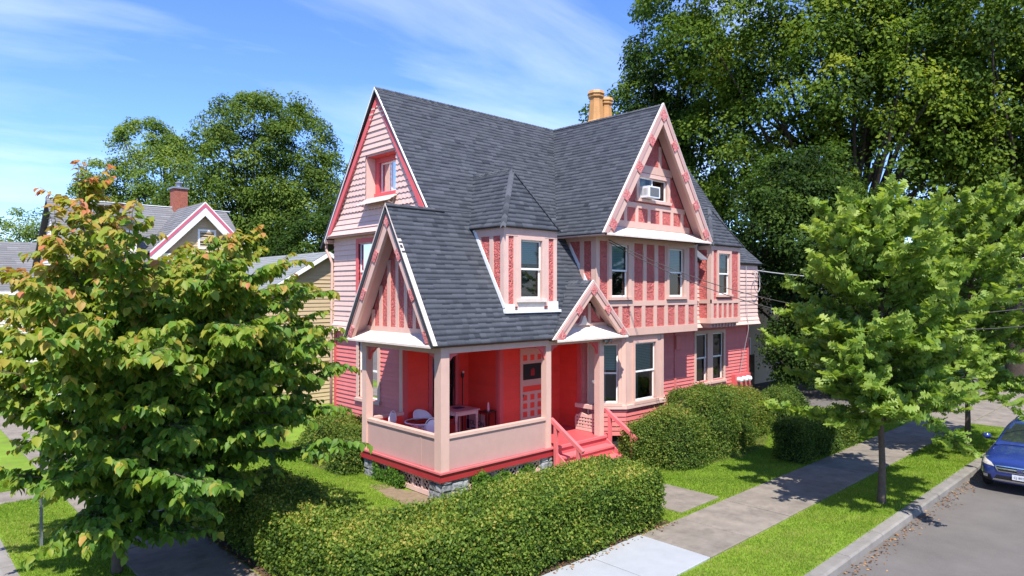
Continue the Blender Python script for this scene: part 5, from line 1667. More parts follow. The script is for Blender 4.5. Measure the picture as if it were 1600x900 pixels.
yh = thing('house', 'yellow clapboard house with grey roof, pink gable trim and brick chimney', 'house', (6.4, 36.2, 0))
x0, x1, ys, yr, yn, ze, zr = 6.55, 14.9, 36.4, 40.0, 43.6, 6.5, 9.5
SG = M['shingle_grey']
wall(yh, south(ys), rect(x0, x1, 0, ze), (), M['yellow_back'], M['yellow'], joined=True, course=0.14)
wall(yh, west(x0), [(ys, 0), (yn, 0), (yn, ze), (yr, zr - 0.05), (ys, ze)], (), M['whitehouse'], M['whitehouse'], joined=True, course=0.14)
b = B(); b.add([(x1, ys, 0), (x1, yn, 0), (x1, yn, ze), (x1, yr, zr), (x1, ys, ze)], [(0, 1, 2, 3, 4)]); b.add([(x0, yn, 0), (x1, yn, 0), (x1, yn, ze), (x0, yn, ze)], [(0, 1, 2, 3)]); b.obj('wall', M['yellow'], yh)
m = (zr - ze) / (yr - ys)
roof_plane(yh, (x0 - .3, ys - .4, ze - .4 * m), (x1 + .3, ys - .4, ze - .4 * m), (x1 + .1, yr, zr), (x0 - .3, yr, zr), SG, expo=0.2, wr=(0.3, 0.7))
roof_plane(yh, (x1 + .3, yn + .4, ze - .4 * m), (x0 - .3, yn + .4, ze - .4 * m), (x0 - .3, yr, zr), (x1 + .1, yr, zr), SG, tabs=False)
b = B(); b.box(x0 - .3, x1 + .3, ys - .42, ys - .36, ze - .62, ze - .30); b.obj('fascia', M['pinktrim'], yh)
b = B(); b.box(x0 - .3, x1 + .3, yr - .06, yr + .06, zr + 0.02, zr + 0.06); b.obj('ridge_cap', M['flash'], yh)
simple_window(yh, west(x0 - 0.02), 39.6, 40.4, 6.8, 8.0, 'whitehouse')
# cross gable towards the south
gx, gy, gz, gm = 12.25, 35.8, 9.42, 1.02
hwid = 2.55
roof_plane(yh, (gx - hwid, yr, gz - hwid * gm), (gx - hwid, gy - .35, gz - hwid * gm), (gx, gy - .35, gz), (gx, yr, gz), SG, expo=0.2, wr=(0.3, 0.7))
roof_plane(yh, (gx + hwid, gy - .35, gz - hwid * gm), (gx + hwid, yr, gz - hwid * gm), (gx, yr, gz), (gx, gy - .35, gz), SG, expo=0.2, wr=(0.3, 0.7))
GY = south(gy)
wall(yh, GY, [(gx - 2.2, 0), (gx + 2.2, 0), (gx + 2.2, gz - 2.4 * gm), (gx, gz - .15), (gx - 2.2, gz - 2.4 * gm)], (), M['yellow_back'], M['yellow'], joined=True, course=0.14)
simple_window(yh, GY, gx - 0.15, gx + 0.55, 7.15, 7.95)
GB = south(gy - 0.36)
for sgn in (-1, 1):
    for t0, t1, mt in ((0.0, 0.05, 'white'), (0.05, 0.19, 'pinktrim'), (0.19, 0.50, 'flash')):
        poly = [(gx, gz - t0 * 1.4), (gx + sgn * hwid, gz - hwid * gm - t0 * 1.4), (gx + sgn * hwid, gz - hwid * gm - t1 * 1.4), (gx, gz - t1 * 1.4)]
        b = B(); GB.prism(b, poly, -0.05, 0.03 + (0.02 if mt != 'flash' else 0)); b.obj('bargeboard', M[mt], yh)
b = B(); GY.box(b, gx - 2.2, gx + 2.2, 6.35, 6.75, 0, 0.3); b.obj('cornice', M['white'], yh)
b = B(); b.box(12.05, 12.75, 39.6, 40.3, 8.9, 10.55); ch = b.obj('chimney', M['brick'], yh)
b = B(); b.box(11.98, 12.82, 39.53, 40.37, 10.55, 10.64); b.lathe([(0.14, 10.64), (0.14, 10.85), (0.24, 10.9), (0.05, 11.0)], (12.4, 39.95, 0), 10); b.obj('chimney_cap', M['metal'], ch)
# dormer on the west half of the roof
b = B(); b.box(8.2, 9.4, 36.5, 38.6, 6.6, 8.1); dm = b.obj('dormer', M['whitehouse'], yh)
simple_window(yh, south(36.49), 8.5, 9.1, 6.85, 7.75)
roof_plane(yh, (8.0, 36.2, 8.1), (9.6, 36.2, 8.1), (9.6, 38.9, 8.75), (8.0, 38.9, 8.75), SG, tabs=False, name='dormer_roof')
for a in (7.3, 9.0, 10.8, 13.8):
    simple_window(yh, south(ys - 0.03), a, a + 0.8, 3.9, 5.4); simple_window(yh, south(ys - 0.03), a, a + 0.8, 1.0, 2.6)

gg = thing('garage', 'low yellow outbuilding with pale grey gable roof behind the pink house', 'garage', (14.4, 27.0, 0))
gx, gy, gz, gm, hwid = 14.42, 27.0, 6.62, 0.60, 3.1
wall(gg, south(gy), [(gx - 2.8, 0), (gx + 2.8, 0), (gx + 2.8, gz - 2.8 * gm), (gx, gz - 0.02), (gx - 2.8, gz - 2.8 * gm)], (), M['yellow_back'], M['yellow'], course=0.17)
wall(gg, west(gx - 2.8), rect(gy, gy + 8, 0, gz - 2.8 * gm), (), M['yellow_back'], M['yellow'], course=0.17)
b = B(); b.add([(gx + 2.8, gy, 0), (gx + 2.8, gy + 8, 0), (gx + 2.8, gy + 8, gz - 2.8 * gm), (gx + 2.8, gy, gz - 2.8 * gm)], [(0, 1, 2, 3)]); b.obj('wall', M['yellow'], gg)
M['shingle_pale_grey'] = ramp_attr('pale_grey_shingle', 'shade', [(0, (0.17, 0.18, 0.18)), (1, (0.26, 0.27, 0.27))], rough=0.9, spec=0.15, gran=30)
for sgn in (-1, 1):
    e = (gx + sgn * hwid, gz - hwid * gm)
    pts = [(e[0], gy + 8.3, e[1]), (e[0], gy - .3, e[1]), (gx, gy - .3, gz), (gx, gy + 8.3, gz)]
    if sgn > 0: pts = [pts[1], pts[0], pts[3], pts[2]]
    roof_plane(gg, *pts, M['shingle_pale_grey'], expo=0.2, wr=(0.3, 0.8))
    b = B(); south(gy - .31).prism(b, [(gx, gz - 0.01), (e[0], e[1] - 0.01), (e[0], e[1] - .20), (gx, gz - .20)], 0, 0.04); b.obj('bargeboard', M['white'], gg)
simple_window(gg, west(gx - 2.81), 28.5, 29.5, 2.6, 3.8)

def plain_house(label, x0, x1, y0, y1, ze, zr, wallm, roofm, along='x', windows=True, group=None):
    h = thing('house', label, 'house', ((x0 + x1) / 2, (y0 + y1) / 2, 0), group)
    ym, xm = (y0 + y1) / 2, (x0 + x1) / 2
    if along == 'x':
        wall(h, south(y0), rect(x0, x1, 0, ze), (), M[wallm], M[wallm], joined=True, course=0.16)
        wall(h, west(x0), [(y0, 0), (y1, 0), (y1, ze), (ym, zr - .1), (y0, ze)], (), M[wallm], M[wallm], joined=True, course=0.16)
        roof_plane(h, (x0 - .3, y0 - .3, ze - .15), (x1 + .3, y0 - .3, ze - .15), (x1 + .3, ym, zr), (x0 - .3, ym, zr), roofm, expo=0.25, wr=(.4, .9))
        roof_plane(h, (x1 + .3, y1 + .3, ze - .15), (x0 - .3, y1 + .3, ze - .15), (x0 - .3, ym, zr), (x1 + .3, ym, zr), roofm, tabs=False)
    else:
        wall(h, west(x0), rect(y0, y1, 0, ze), (), M[wallm], M[wallm], joined=True, course=0.16)
        wall(h, south(y0), [(x0, 0), (x1, 0), (x1, ze), (xm, zr - .1), (x0, ze)], (), M[wallm], M[wallm], joined=True, course=0.16)
        roof_plane(h, (x0 - .3, y1 + .3, ze - .15), (x0 - .3, y0 - .3, ze - .15), (xm, y0 - .3, zr), (xm, y1 + .3, zr), roofm, expo=0.25, wr=(.4, .9))
        roof_plane(h, (x1 + .3, y0 - .3, ze - .15), (x1 + .3, y1 + .3, ze - .15), (xm, y1 + .3, zr), (xm, y0 - .3, zr), roofm, tabs=False)
    b = B(); b.add([(x1, y0, 0), (x1, y1, 0), (x1, y1, ze), (x1, y0, ze)], [(0, 1, 2, 3)]); b.add([(x0, y1, 0), (x1, y1, 0), (x1, y1, ze), (x0, y1, ze)], [(0, 1, 2, 3)]); b.obj('wall', M[wallm], h)
    b = B(); b.box(x0 - .3, x1 + .3, y0 - .34, y0 - .30, ze - .35, ze - .12); b.obj('fascia', M['white'], h)
    if windows:
        n = max(2, int((y1 - y0) / 3))
        for k in range(n):
            a = y0 + (y1 - y0) * (k + .35) / n
            for z in (1.0, 3.8):
                if z + 1.4 < ze: simple_window(h, west(x0 - .03), a, a + .9, z, z + 1.4)
        n = max(2, int((x1 - x0) / 3))
        for k in range(n):
            a = x0 + (x1 - x0) * (k + .35) / n
            for z in (1.0, 3.8):
                if z + 1.4 < ze: simple_window(h, south(y0 - .03), a, a + .9, z, z + 1.4)
    return h
plain_house('white house with a grey roof beyond the yellow house on the far left', 4.0, 12.0, 55.0, 63.0, 5.0, 8.4, 'whitehouse', SG)
plain_house('grey roofed house at the left edge further down the street', -6.5, 1.8, 50.0, 58.0, 4.6, 8.2, 'whitehouse', SG)
plain_house('dim yellow house in the shade behind the right corner of the pink house', 31.0, 41.0, 17.0, 26.0, 5.6, 8.6, 'yellow', SG)
plain_house('pale roofed house glimpsed behind the trees past the oaks', 52.0, 62.0, 14.0, 24.0, 5.2, 8.4, 'whitehouse', SG, along='y')

# fence, tarp shelter
fn = thing('fence', 'dark weathered board fence behind the right corner of the pink house', 'fence', (26.5, 16.0, 0))
for k in range(34):
    x = 26.5 + 0.155 * k
    b = B(); h = 1.75 + random.uniform(-.02, .02)
    b.prism([(x, 16.0, 0.03), (x + .145, 16.0, 0.03), (x + .145, 16.0, h), (x + .0725, 16.0, h + .05), (x, 16.0, h)], (0, 0.022, 0)); b.obj('board', M['fencewood'], fn)
b = B(); b.box(26.45, 31.8, 16.03, 16.07, 0.4, 0.5); b.obj('rail', M['fencewood'], fn)
b = B(); b.box(26.45, 31.8, 16.03, 16.07, 1.3, 1.4); b.obj('rail', M['fencewood'], fn)
ca = at(1255, 33.0)
cp = thing('canopy', 'blue tarpaulin canopy on poles behind the street oak', 'canopy', (ca[0], ca[1], 0))
b = B(); u = np.array([math.sin(R(YAW)), -math.cos(R(YAW)), 0]); v = np.array([math.cos(R(YAW)), math.sin(R(YAW)), 0]); c = np.array([ca[0], ca[1], 0])
q = [c + u * a + v * d_ + np.array([0, 0, z]) for a, d_, z in ((-1.0, -1, 1.8), (1.0, -1, 1.8), (1.0, 1, 1.8), (-1.0, 1, 1.8), (-.85, 0, 2.2), (.85, 0, 2.2))]
b.add(q, [(0, 1, 5, 4), (2, 3, 4, 5), (1, 2, 5), (3, 0, 4), (0, 3, 2, 1)]); b.obj('tarpaulin', M['tarp'], cp)
for a, d_ in ((-.96, -.95), (.96, -.95), (.96, .95), (-.96, .95)):
    b = B(); p = c + u * a + v * d_; b.tube([p, p + np.array([0, 0, 1.81])], 0.025, 6); b.obj('pole', M['metal'], cp)

# ================================================================== PORCH FURNITURE AND SMALL THINGS
FZ = 0.69
t = thing('table', 'pink painted wooden table with turned legs on the porch', 'table', (12.15, 15.05, FZ))
TX, TY, TH = 11.72, 14.60, 0.83
b = B(); b.box(TX, TX + .88, TY, TY + .92, FZ + TH, FZ + TH + .035); b.obj('table_top', M['tabletop'], t)
b = B()
for q in ((TX + .05, TX + .83, TY + .05, TY + .07), (TX + .05, TX + .83, TY + .85, TY + .87), (TX + .05, TX + .07, TY + .07, TY + .85), (TX + .81, TX + .83, TY + .07, TY + .85)): b.box(*q, FZ + TH - .10, FZ + TH)
b.obj('apron', M['pale'], t)
for x, y in ((TX + .07, TY + .07), (TX + .81, TY + .07), (TX + .07, TY + .85), (TX + .81, TY + .85)):
    b = B(); b.lathe([(.022, 0), (.03, .05), (.022, .1), (.036, .34), (.028, .56), (.04, .62), (.04, .64), (.026, .65), (.042, .68), (.042, TH)], (x, y, FZ), 10); b.obj('leg', M['pale'], t, smooth=True)
t = thing('patio_table', 'round glass topped white metal patio table on the porch', 'table', (10.75, 14.85, FZ))
b = B(); b.lathe([(.0, .70), (.44, .70), (.44, .712), (0.0, .712)], (10.75, 14.85, FZ), 28, cap=False); b.obj('glass_top', M['glass'], t)
b = B(); b.tube([(10.75 + .45 * math.cos(a), 14.85 + .45 * math.sin(a), FZ + .705) for a in np.linspace(0, 2 * math.pi, 33)], 0.018, 6, cap=False); b.obj('rim', M['plastic'], t)
for k in range(4):
    a = k * math.pi / 2 + .5
    b = B(); b.tube([(10.75 + .42 * math.cos(a), 14.85 + .42 * math.sin(a), FZ + .70), (10.75 + .15 * math.cos(a), 14.85 + .15 * math.sin(a), FZ + .40), (10.75 + .34 * math.cos(a), 14.85 + .34 * math.sin(a), FZ)], 0.013, 6); b.obj('leg', M['plastic'], t)
def wire_chair(label, x, y, rz):
    c = thing('patio_chair', label, 'chair', (x, y, FZ), 'white chairs on the porch')
    ca_, sa_ = math.cos(rz), math.sin(rz)
    W_ = lambda a, b_, z: (x + a * ca_ - b_ * sa_, y + a * sa_ + b_ * ca_, FZ + z)
    b = B(); n = 20
    vs = [W_(.20 * math.cos(2 * math.pi * k / n), .20 * math.sin(2 * math.pi * k / n), z) for z in (.44, .475) for k in range(n)]
    b.add(vs, [tuple(range(n))[::-1], tuple(range(n, 2 * n))] + [(k, (k + 1) % n, n + (k + 1) % n, n + k) for k in range(n)]); b.obj('seat', M['plastic'], c)
    b = B()
    vs = [W_(-.20 + d_, .19 * math.cos(2 * math.pi * k / n), .72 + .20 * math.sin(2 * math.pi * k / n)) for d_ in (-.015, .015) for k in range(n)]
    b.add(vs, [tuple(range(n))[::-1], tuple(range(n, 2 * n))] + [(k, (k + 1) % n, n + (k + 1) % n, n + k) for k in range(n)]); b.obj('backrest', M['plastic'], c)
    b = B(); b.tube([W_(-.19, .22 * math.cos(t_), .72 + .24 * math.sin(t_)) for t_ in np.linspace(0, 2 * math.pi, 25)], 0.012, 6, cap=False); b.obj('back_hoop', M['plastic'], c)
    for a, b2 in ((.16, .16), (.16, -.16), (-.16, .16), (-.16, -.16)):
        b = B(); b.tube([W_(a * .8, b2 * .8, .45), W_(a * 1.25, b2 * 1.25, 0)], 0.011, 6); b.obj('leg', M['plastic'], c)
wire_chair('white round backed patio chair nearest the left porch rail', 10.35, 15.35, R(-60))
wire_chair('white patio chair pushed under the glass table by the corner post', 10.5, 14.15, R(75))
c = thing('plastic_chair', 'white moulded plastic armchair behind the glass table', 'chair', (11.25, 15.45, FZ))
b = B(); x, y = 11.25, 15.45
b.box(x - .24, x + .24, y - .24, y + .24, FZ + .40, FZ + .44); b.obj('seat', M['plastic'], c)
b = B(); vs = []; n = 14
for k in range(n + 1):
    a = R(-25 + 230 * k / n); zt = .62 + .24 * max(0, math.sin(a)) ** .7
    for z in (.42, zt):
        for r_ in (.27, .30): vs.append((x + r_ * math.cos(a), y + r_ * math.sin(a), FZ + z))
fs = []
for k in range(n):
    o = 4 * k
    fs += [(o, o + 4, o + 6, o + 2), (o + 1, o + 3, o + 7, o + 5), (o + 2, o + 6, o + 7, o + 3)]
b.add(vs, fs); b.obj('backrest', M['plastic'], c, smooth=True)
for a, b2 in ((.2, .2), (.2, -.2), (-.2, .2), (-.2, -.2)):
    b = B(); b.tube([(x + a, y + b2, FZ + .41), (x + a * 1.2, y + b2 * 1.2, FZ)], [.03, .02], 6); b.obj('leg', M['plastic'], c)
# sign leaning below the table
sg = thing('sign', 'pink and white cardboard sign with dark blue lettering under the table', 'sign', (13.1, 15.3, FZ))
SFr = Fr((13.12, 15.62, 0), (0, -1, 0), (-1, 0, 0))
b = B(); SFr.box(b, -0.22, 0.62, FZ + .01, FZ + .56, -0.012, 0.0); sbd = b.obj('board', M['signboard'], sg)
b = B(); SFr.box(b, -0.20, -0.08, FZ + .06, FZ + .34, 0.001, 0.004); SFr.box(b, -0.17, -0.11, FZ + .34, FZ + .47, 0.001, 0.004); b.obj('bottle_print', M['navy'], sg)
b = B(); SFr.box(b, 0.0, 0.52, FZ + .10, FZ + .125, 0.001, 0.003); b.obj('swash_print', M['navy'], sg)
cu = D.curves.new('lettering', 'FONT'); cu.body = 'OLSON'; cu.size = 0.20; cu.extrude = 0.002
lt = D.objects.new('lettering', cu); COL.objects.link(lt); lt.data.materials.append(M['navy'])
lt.parent = sg
p = np.array(SFr.P(-0.06, FZ + 0.20, 0.004)) - ORG[sg.name]
lt.location = p.tolist(); lt.rotation_euler = (R(90), 0, R(-90))
tomesh(lt)
pl = thing('plant_stand', 'thin black metal stand against the red porch wall', 'stand', (13.02, 14.72, FZ))
b = B(); b.box(12.82, 13.20, 14.56, 14.90, FZ + .70, FZ + .725); b.obj('shelf', M['black'], pl)
for x, y in ((12.84, 14.58), (13.18, 14.58), (12.84, 14.88), (13.18, 14.88)):
    b = B(); b.box(x - .01, x + .01, y - .01, y + .01, FZ, FZ + .70); b.obj('leg', M['black'], pl)
cn = B(); cn.lathe([(.035, 0), (.04, .05), (.03, .22), (.012, .27)], (12.98, 14.68, FZ + .725), 12); tag(cn.obj('candle', M['candle'], smooth=True), 'pink candle standing on the thin black metal stand', 'candle')
lm = thing('torch_lamp', 'slim black torch lamp on a pole against the red porch wall', 'lamp', (12.85, 15.7, FZ))
b = B(); b.tube([(12.85, 15.7, FZ + .02), (12.85, 15.7, FZ + 1.62)], 0.018, 8); b.obj('pole', M['black'], lm)
b = B(); b.lathe([(.12, 0), (.12, .025), (.02, .04)], (12.85, 15.7, FZ), 14); b.obj('base', M['black'], lm)
b = B(); b.lathe([(.02, 1.60), (.05, 1.66), (.05, 1.74), (.015, 1.80)], (12.85, 15.7, FZ), 10); b.obj('lamp_head', M['black'], lm)
b = B(); b.lathe([(.0, 1.75), (.03, 1.77), (.03, 1.81), (0, 1.83)], (12.85, 15.66, FZ), 10, cap=False); b.obj('bulb', M['white'], lm)
mg_ = B(); mg_.box(12.05, 12.33, 14.95, 15.2, FZ + .866, FZ + .88); tag(mg_.obj('magazine', M['navy']), 'dark blue magazine lying on the pink porch table', 'magazine')
# window air conditioner
ac = thing('air_conditioner', 'white window air conditioner sticking out of the gable window', 'air conditioner', (17.72, 12.45, 7.80))
b = B(); b.box(17.43, 18.03, 12.22, 12.62, 7.82, 8.17); b.obj('case', M['plastic'], ac)
b = B()
for k in range(9): b.box(17.50, 17.96, 12.205, 12.22, 7.87 + .03 * k, 7.885 + .03 * k)
b.obj('grille', M['acgrey'], ac, kind='stuff')
b = B(); b.box(17.49, 17.97, 12.214, 12.222, 7.86, 8.13); b.obj('coil', M['acgrey'], ac)
b = B()
for k in range(5): b.box(17.422, 17.431, 12.28 + .05 * k, 12.30 + .05 * k, 7.90, 8.10)
b.obj('side_vents', M['acgrey'], ac, kind='stuff')
# sign post on the left verge
sp_ = thing('sign_post', 'perforated grey metal sign post standing on the left verge', 'post', (2.36, 15.58, 0))
b = B(); b.box(2.335, 2.385, 15.555, 15.605, -0.05, 2.9); b.obj('post', M['metal'], sp_)
b = B()
for k in range(44): b.box(2.331, 2.335, 15.57, 15.59, 0.2 + .06 * k, 0.22 + .06 * k)
b.obj('holes', M['black'], sp_, kind='stuff')
b = B(); b.box(2.2, 2.52, 15.54, 15.55, 2.35, 2.85); b.obj('sign_plate', M['metal'], sp_)
# overhead cables
def cable(name, label, a, b_, sag, r, mat, n=24):
    a = np.array(a, float); b_ = np.array(b_, float)
    pts = [a + (b_ - a) * f - np.array([0, 0, sag * 4 * f * (1 - f)]) for f in np.linspace(0, 1, n)]
    q = B(); q.tube(pts, r, 6); return tag(q.obj(name, M[mat]), label, 'cable', 'service cables')
cable('service_cable', 'upper dark service cable drooping from the wing wall to the right', (16.0, 12.66, 6.44), (23.0, -1.5, 6.4), 2.15, 0.012, 'wire')
cable('service_cable', 'lower dark service cable drooping from the wing wall to the right', (16.05, 12.66, 6.36), (22.5, -1.8, 5.9), 2.2, 0.012, 'wire')
cable('service_cable', 'pale twisted cable leaving the east corner of the house', (26.2, 13.12, 5.75), (38.0, 4.0, 7.2), 0.9, 0.022, 'wire_grey')
q = B(); q.tube([(26.0 + .34 * math.cos(a), 13.05 - .1 * math.sin(a * .5), 5.28 + .42 * math.sin(a)) for a in np.linspace(0, 2 * math.pi * 1.3, 34)], 0.016, 6); q.tube([(25.3, 13.10, 5.9), (25.35, 13.08, 4.0), (25.4, 13.05, 3.4), (25.5, 13.5, 1.5)], 0.014, 6)
q2 = q.obj('cable_loops', M['wire_grey'], house)

# ================================================================== THE BLUE CAR
M['carpaint'] = paint('blue_car_paint', (0.022, 0.045, 0.21), var=0.03, rough=0.22, spec=0.6)
bp = M['carpaint'].node_tree.nodes['Principled BSDF']; bp.inputs['Coat Weight'].default_value = 0.8; bp.inputs['Coat Roughness'].default_value = 0.05; bp.inputs['Metallic'].default_value = 0.25
M['whitecar'] = paint('white_car_paint', (0.75, 0.75, 0.75), var=0.03, rough=0.25, spec=0.6)
M['carglass'] = paint('tinted_car_glass', (0.020, 0.028, 0.026), var=0.3, rough=0.06, spec=0.7)
M['tyre'] = paint('tyre_rubber', (0.018, 0.018, 0.018), var=0.2, rough=0.85)
M['chrome'] = paint('bright_chrome', (0.62, 0.63, 0.64), var=0.05, rough=0.18, metallic=1.0)
M['blackplastic'] = paint('black_plastic_trim', (0.016, 0.016, 0.017), var=0.2, rough=0.6)
M['lamp'] = paint('headlamp_lens', (0.50, 0.48, 0.42), var=0.35, scale=18, rough=0.12, spec=0.7)
M['plate'] = paint('number_plate_white', (0.62, 0.63, 0.66), var=0.04, rough=0.5)

def car(label, loc, rotz, paintm, detail=True, group=None):
    c = thing('parked_car', label, 'car', loc, group)
    c.rotation_euler = (0, 0, rotz)
    ORG[c.name] = np.zeros(3)                       # parts in car space: front at x=0, nose towards -x
    st = [  # x, half width at sill, half width max, z bottom, z widest, z shoulder, shoulder half width, z top edge, top half width, z top centre
        (0.00, .50, .60, .36, .48, .60, .58, .66, .48, .67),
        (0.05, .68, .74, .27, .50, .66, .72, .76, .58, .79),
        (0.16, .80, .835, .23, .52, .72, .815, .84, .66, .87),
        (0.40, .85, .875, .22, .56, .78, .86, .90, .70, .94),
        (0.85, .86, .890, .21, .60, .84, .875, .965, .72, 1.005),
        (1.25, .86, .890, .21, .62, .90, .875, 1.03, .74, 1.06),
        (1.80, .86, .890, .21, .62, .94, .875, 1.06, .76, 1.08),
        (2.80, .86, .890, .21, .62, .98, .875, 1.09, .76, 1.10),
        (3.70, .86, .885, .22, .64, 1.00, .87, 1.11, .75, 1.12),
        (4.20, .82, .855, .26, .64, .98, .84, 1.08, .72, 1.10),
        (4.40, .72, .76, .32, .62, .90, .74, 1.00, .62, 1.02)]
    V = []; F = []; n = 14
    for x, ws, wm, zb, zw, zs, wsh, ze_, wt, zt in st:
        half = [(0, zb), (ws * .6, zb), (ws, zb + .03), (wm, zw), (wsh, zs), (wt, ze_), (wt * .5, (ze_ + zt) / 2 + .012), (0, zt)]
        ring = half + [(-y, z) for y, z in half[-2:0:-1]]
        n = len(ring)
        V += [(x, y, z) for y, z in ring]
    for i in range(len(st) - 1):
        for k in range(n):
            F.append((i * n + k, (i + 1) * n + k, (i + 1) * n + (k + 1) % n, i * n + (k + 1) % n))
    F.append(tuple(range(n))); F.append(tuple(range((len(st) - 1) * n, len(st) * n))[::-1])
    b = B(); b.add(V, F); body = b.obj('body', paintm, c, smooth=True)
    md = body.modifiers.new('smooth', 'SUBSURF'); md.levels = 2; md.render_levels = 2
    # cabin
    cs = [(1.10, .74, 1.02, .70, 1.03), (1.45, .755, 1.05, .655, 1.25), (1.95, .765, 1.06, .58, 1.51), (2.30, .765, 1.07, .575, 1.555), (3.10, .76, 1.09, .57, 1.57), (3.70, .75, 1.10, .56, 1.53), (4.05, .73, 1.10, .58, 1.35), (4.30, .70, 1.06, .66, 1.08)]
    V = []; F = []
    for x, wb, zb, wt, zt in cs:
        half = [(wb, zb - .06), (wb - (wb - wt) * .5 + .012, (zb + zt) / 2), (wt, zt - .035), (wt * .6, zt - .005), (0, zt + .01)]
        ring = half + [(-y, z) for y, z in half[-2::-1]]
        n = len(ring); V += [(x, y, z) for y, z in ring]
    for i in range(len(cs) - 1):
        for k in range(n - 1):
            F.append((i * n + k, (i + 1) * n + k, (i + 1) * n + k + 1, i * n + k + 1))
    b = B(); b.add(V, F); cab = b.obj('cabin', paintm, c, smooth=True)
    md = cab.modifiers.new('smooth', 'SUBSURF'); md.levels = 2; md.render_levels = 2
    bpy.context.view_layer.update()
    dg = bpy.context.evaluated_depsgraph_get()
    def tree_of(o):
        e = o.evaluated_get(dg); me = e.to_mesh()
        t = BVHTree.FromPolygons([v.co.copy() for v in me.vertices], [tuple(p.vertices) for p in me.polygons]); e.to_mesh_clear(); return t
    tb, tcab = tree_of(body), tree_of(cab)
    def patch(name, outline, axis, mat, tree, off=0.006, nsub=9, parent=None, mirror=False):
        """outline in two coordinates, laid onto the body by casting along an axis"""
        ol = np.array(outline, float)
        for sg_ in ((1, -1) if mirror else (1,)):
            bm = B(); vs = []; fs = []
            # quad patch: outline has 4 corners, bilinear grid
            for i in range(nsub + 1):
                for j in range(nsub + 1):
                    u_, v_ = i / nsub, j / nsub
                    p = (1 - u_) * (1 - v_) * ol[0] + u_ * (1 - v_) * ol[1] + u_ * v_ * ol[2] + (1 - u_) * v_ * ol[3]
                    if axis == 'x': o_ = Vector((-1.5, p[0] * sg_, p[1])); d_ = Vector((1, 0, 0))
                    elif axis == 'y': o_ = Vector((p[0], 2.0 * sg_, p[1])); d_ = Vector((0, -sg_, 0))
                    else: o_ = Vector((p[0], p[1] * sg_, 3.0)); d_ = Vector((0, 0, -1))
                    hit = tree.ray_cast(o_, d_)
                    if hit[0] is None: hit = tree.find_nearest(o_ + d_ * 1.5)
                    nn = hit[1]
                    if nn.dot(d_) > 0: nn = -nn
                    q_ = hit[0] + nn * off
                    vs.append(tuple(q_))
            for i in range(nsub):
                for j in range(nsub):
                    a = i * (nsub + 1) + j
                    fs.append((a, a + nsub + 1, a + nsub + 2, a + 1))
            bm.add(vs, fs); bm.obj(name, M[mat], parent or c, smooth=True)
    patch('windshield', [(-.64, 1.10), (.64, 1.10), (.54, 1.475), (-.54, 1.475)], 'x', 'carglass', tcab)
    patch('side_window', [(1.75, 1.12), (2.55, 1.14), (2.55, 1.46), (2.1, 1.46)], 'y', 'carglass', tcab, mirror=True)
    patch('side_window', [(2.62, 1.14), (3.75, 1.16), (3.55, 1.46), (2.62, 1.46)], 'y', 'carglass', tcab, mirror=True)
    patch('headlight', [(.52, .655), (.80, .69), (.815, .82), (.60, .745)], 'x', 'lamp', tb, 0.008, mirror=True)
    patch('grille', [(-.43, .565), (.43, .565), (.50, .685), (-.50, .685)], 'x', 'blackplastic', tb, 0.012)
    for (a, z0, z1) in (((-.50, .50), .675, .70), ((-.44, .44), .55, .568)):
        patch('grille_chrome', [(a[0], z0), (a[1], z0), (a[1], z1), (a[0], z1)], 'x', 'chrome', tb, 0.020)
    patch('grille_chrome', [(.43, .56), (.46, .56), (.525, .69), (.495, .69)], 'x', 'chrome', tb, 0.020, mirror=True)
    patch('grille_bar', [(-.46, .615), (.46, .615), (.465, .640), (-.465, .640)], 'x', 'chrome', tb, 0.018)
    patch('lower_intake', [(-.52, .37), (.52, .37), (.48, .46), (-.48, .46)], 'x', 'blackplastic', tb, 0.008)
    patch('silver_lip', [(-.56, .325), (.56, .325), (.54, .365), (-.54, .365)], 'x', 'chrome', tb, 0.012)
    patch('bumper_cladding', [(.58, .28), (.80, .30), (.80, .46), (.60, .44)], 'x', 'blackplastic', tb, 0.006, mirror=True)
    patch('fog_lamp', [(.66, .375), (.755, .38), (.755, .45), (.66, .445)], 'x', 'lamp', tb, 0.018, nsub=4, mirror=True)
    patch('cowl', [(1.10, -.62), (1.24, -.62), (1.24, .62), (1.10, .62)], 'z', 'blackplastic', tb, 0.010)
    # emblem and plate
    hit = tb.ray_cast(Vector((-1.5, 0, .628)), Vector((1, 0, 0)))[0]
    for r_, mt, dx_ in ((1.0, 'chrome', -.030), (.84, 'carpaint', -.034)):
        b = B(); m = 24
        vs = [(hit.x + d_, .082 * r_ * math.cos(2 * math.pi * k / m), .628 + .043 * r_ * math.sin(2 * math.pi * k / m)) for d_ in (dx_ + .02, dx_) for k in range(m)]
        b.add(vs, [tuple(range(m, 2 * m))] + [(k, (k + 1) % m, m + (k + 1) % m, m + k) for k in range(m)]); em = b.obj('emblem', M[mt], c)
    for y_, z_, s_ in ((-.032, .636, .013), (.0, .645, .007), (.022, .640, .007), (.004, .622, .007), (.03, .618, .007), (.044, .632, .007)):
        b = B(); b.add([(hit.x - .036, y_ - s_, z_), (hit.x - .036, y_, z_ + s_), (hit.x - .036, y_ + s_, z_), (hit.x - .036, y_, z_ - s_)], [(0, 1, 2, 3)]); b.obj('emblem_star', M['chrome'], em)
    hit = tb.ray_cast(Vector((-1.5, 0, .44)), Vector((1, 0, 0)))[0]
    b = B(); b.box(hit.x - .035, hit.x - .02, -.155, .155, .40, .52); pl_ = b.obj('number_plate', M['plate'], c)
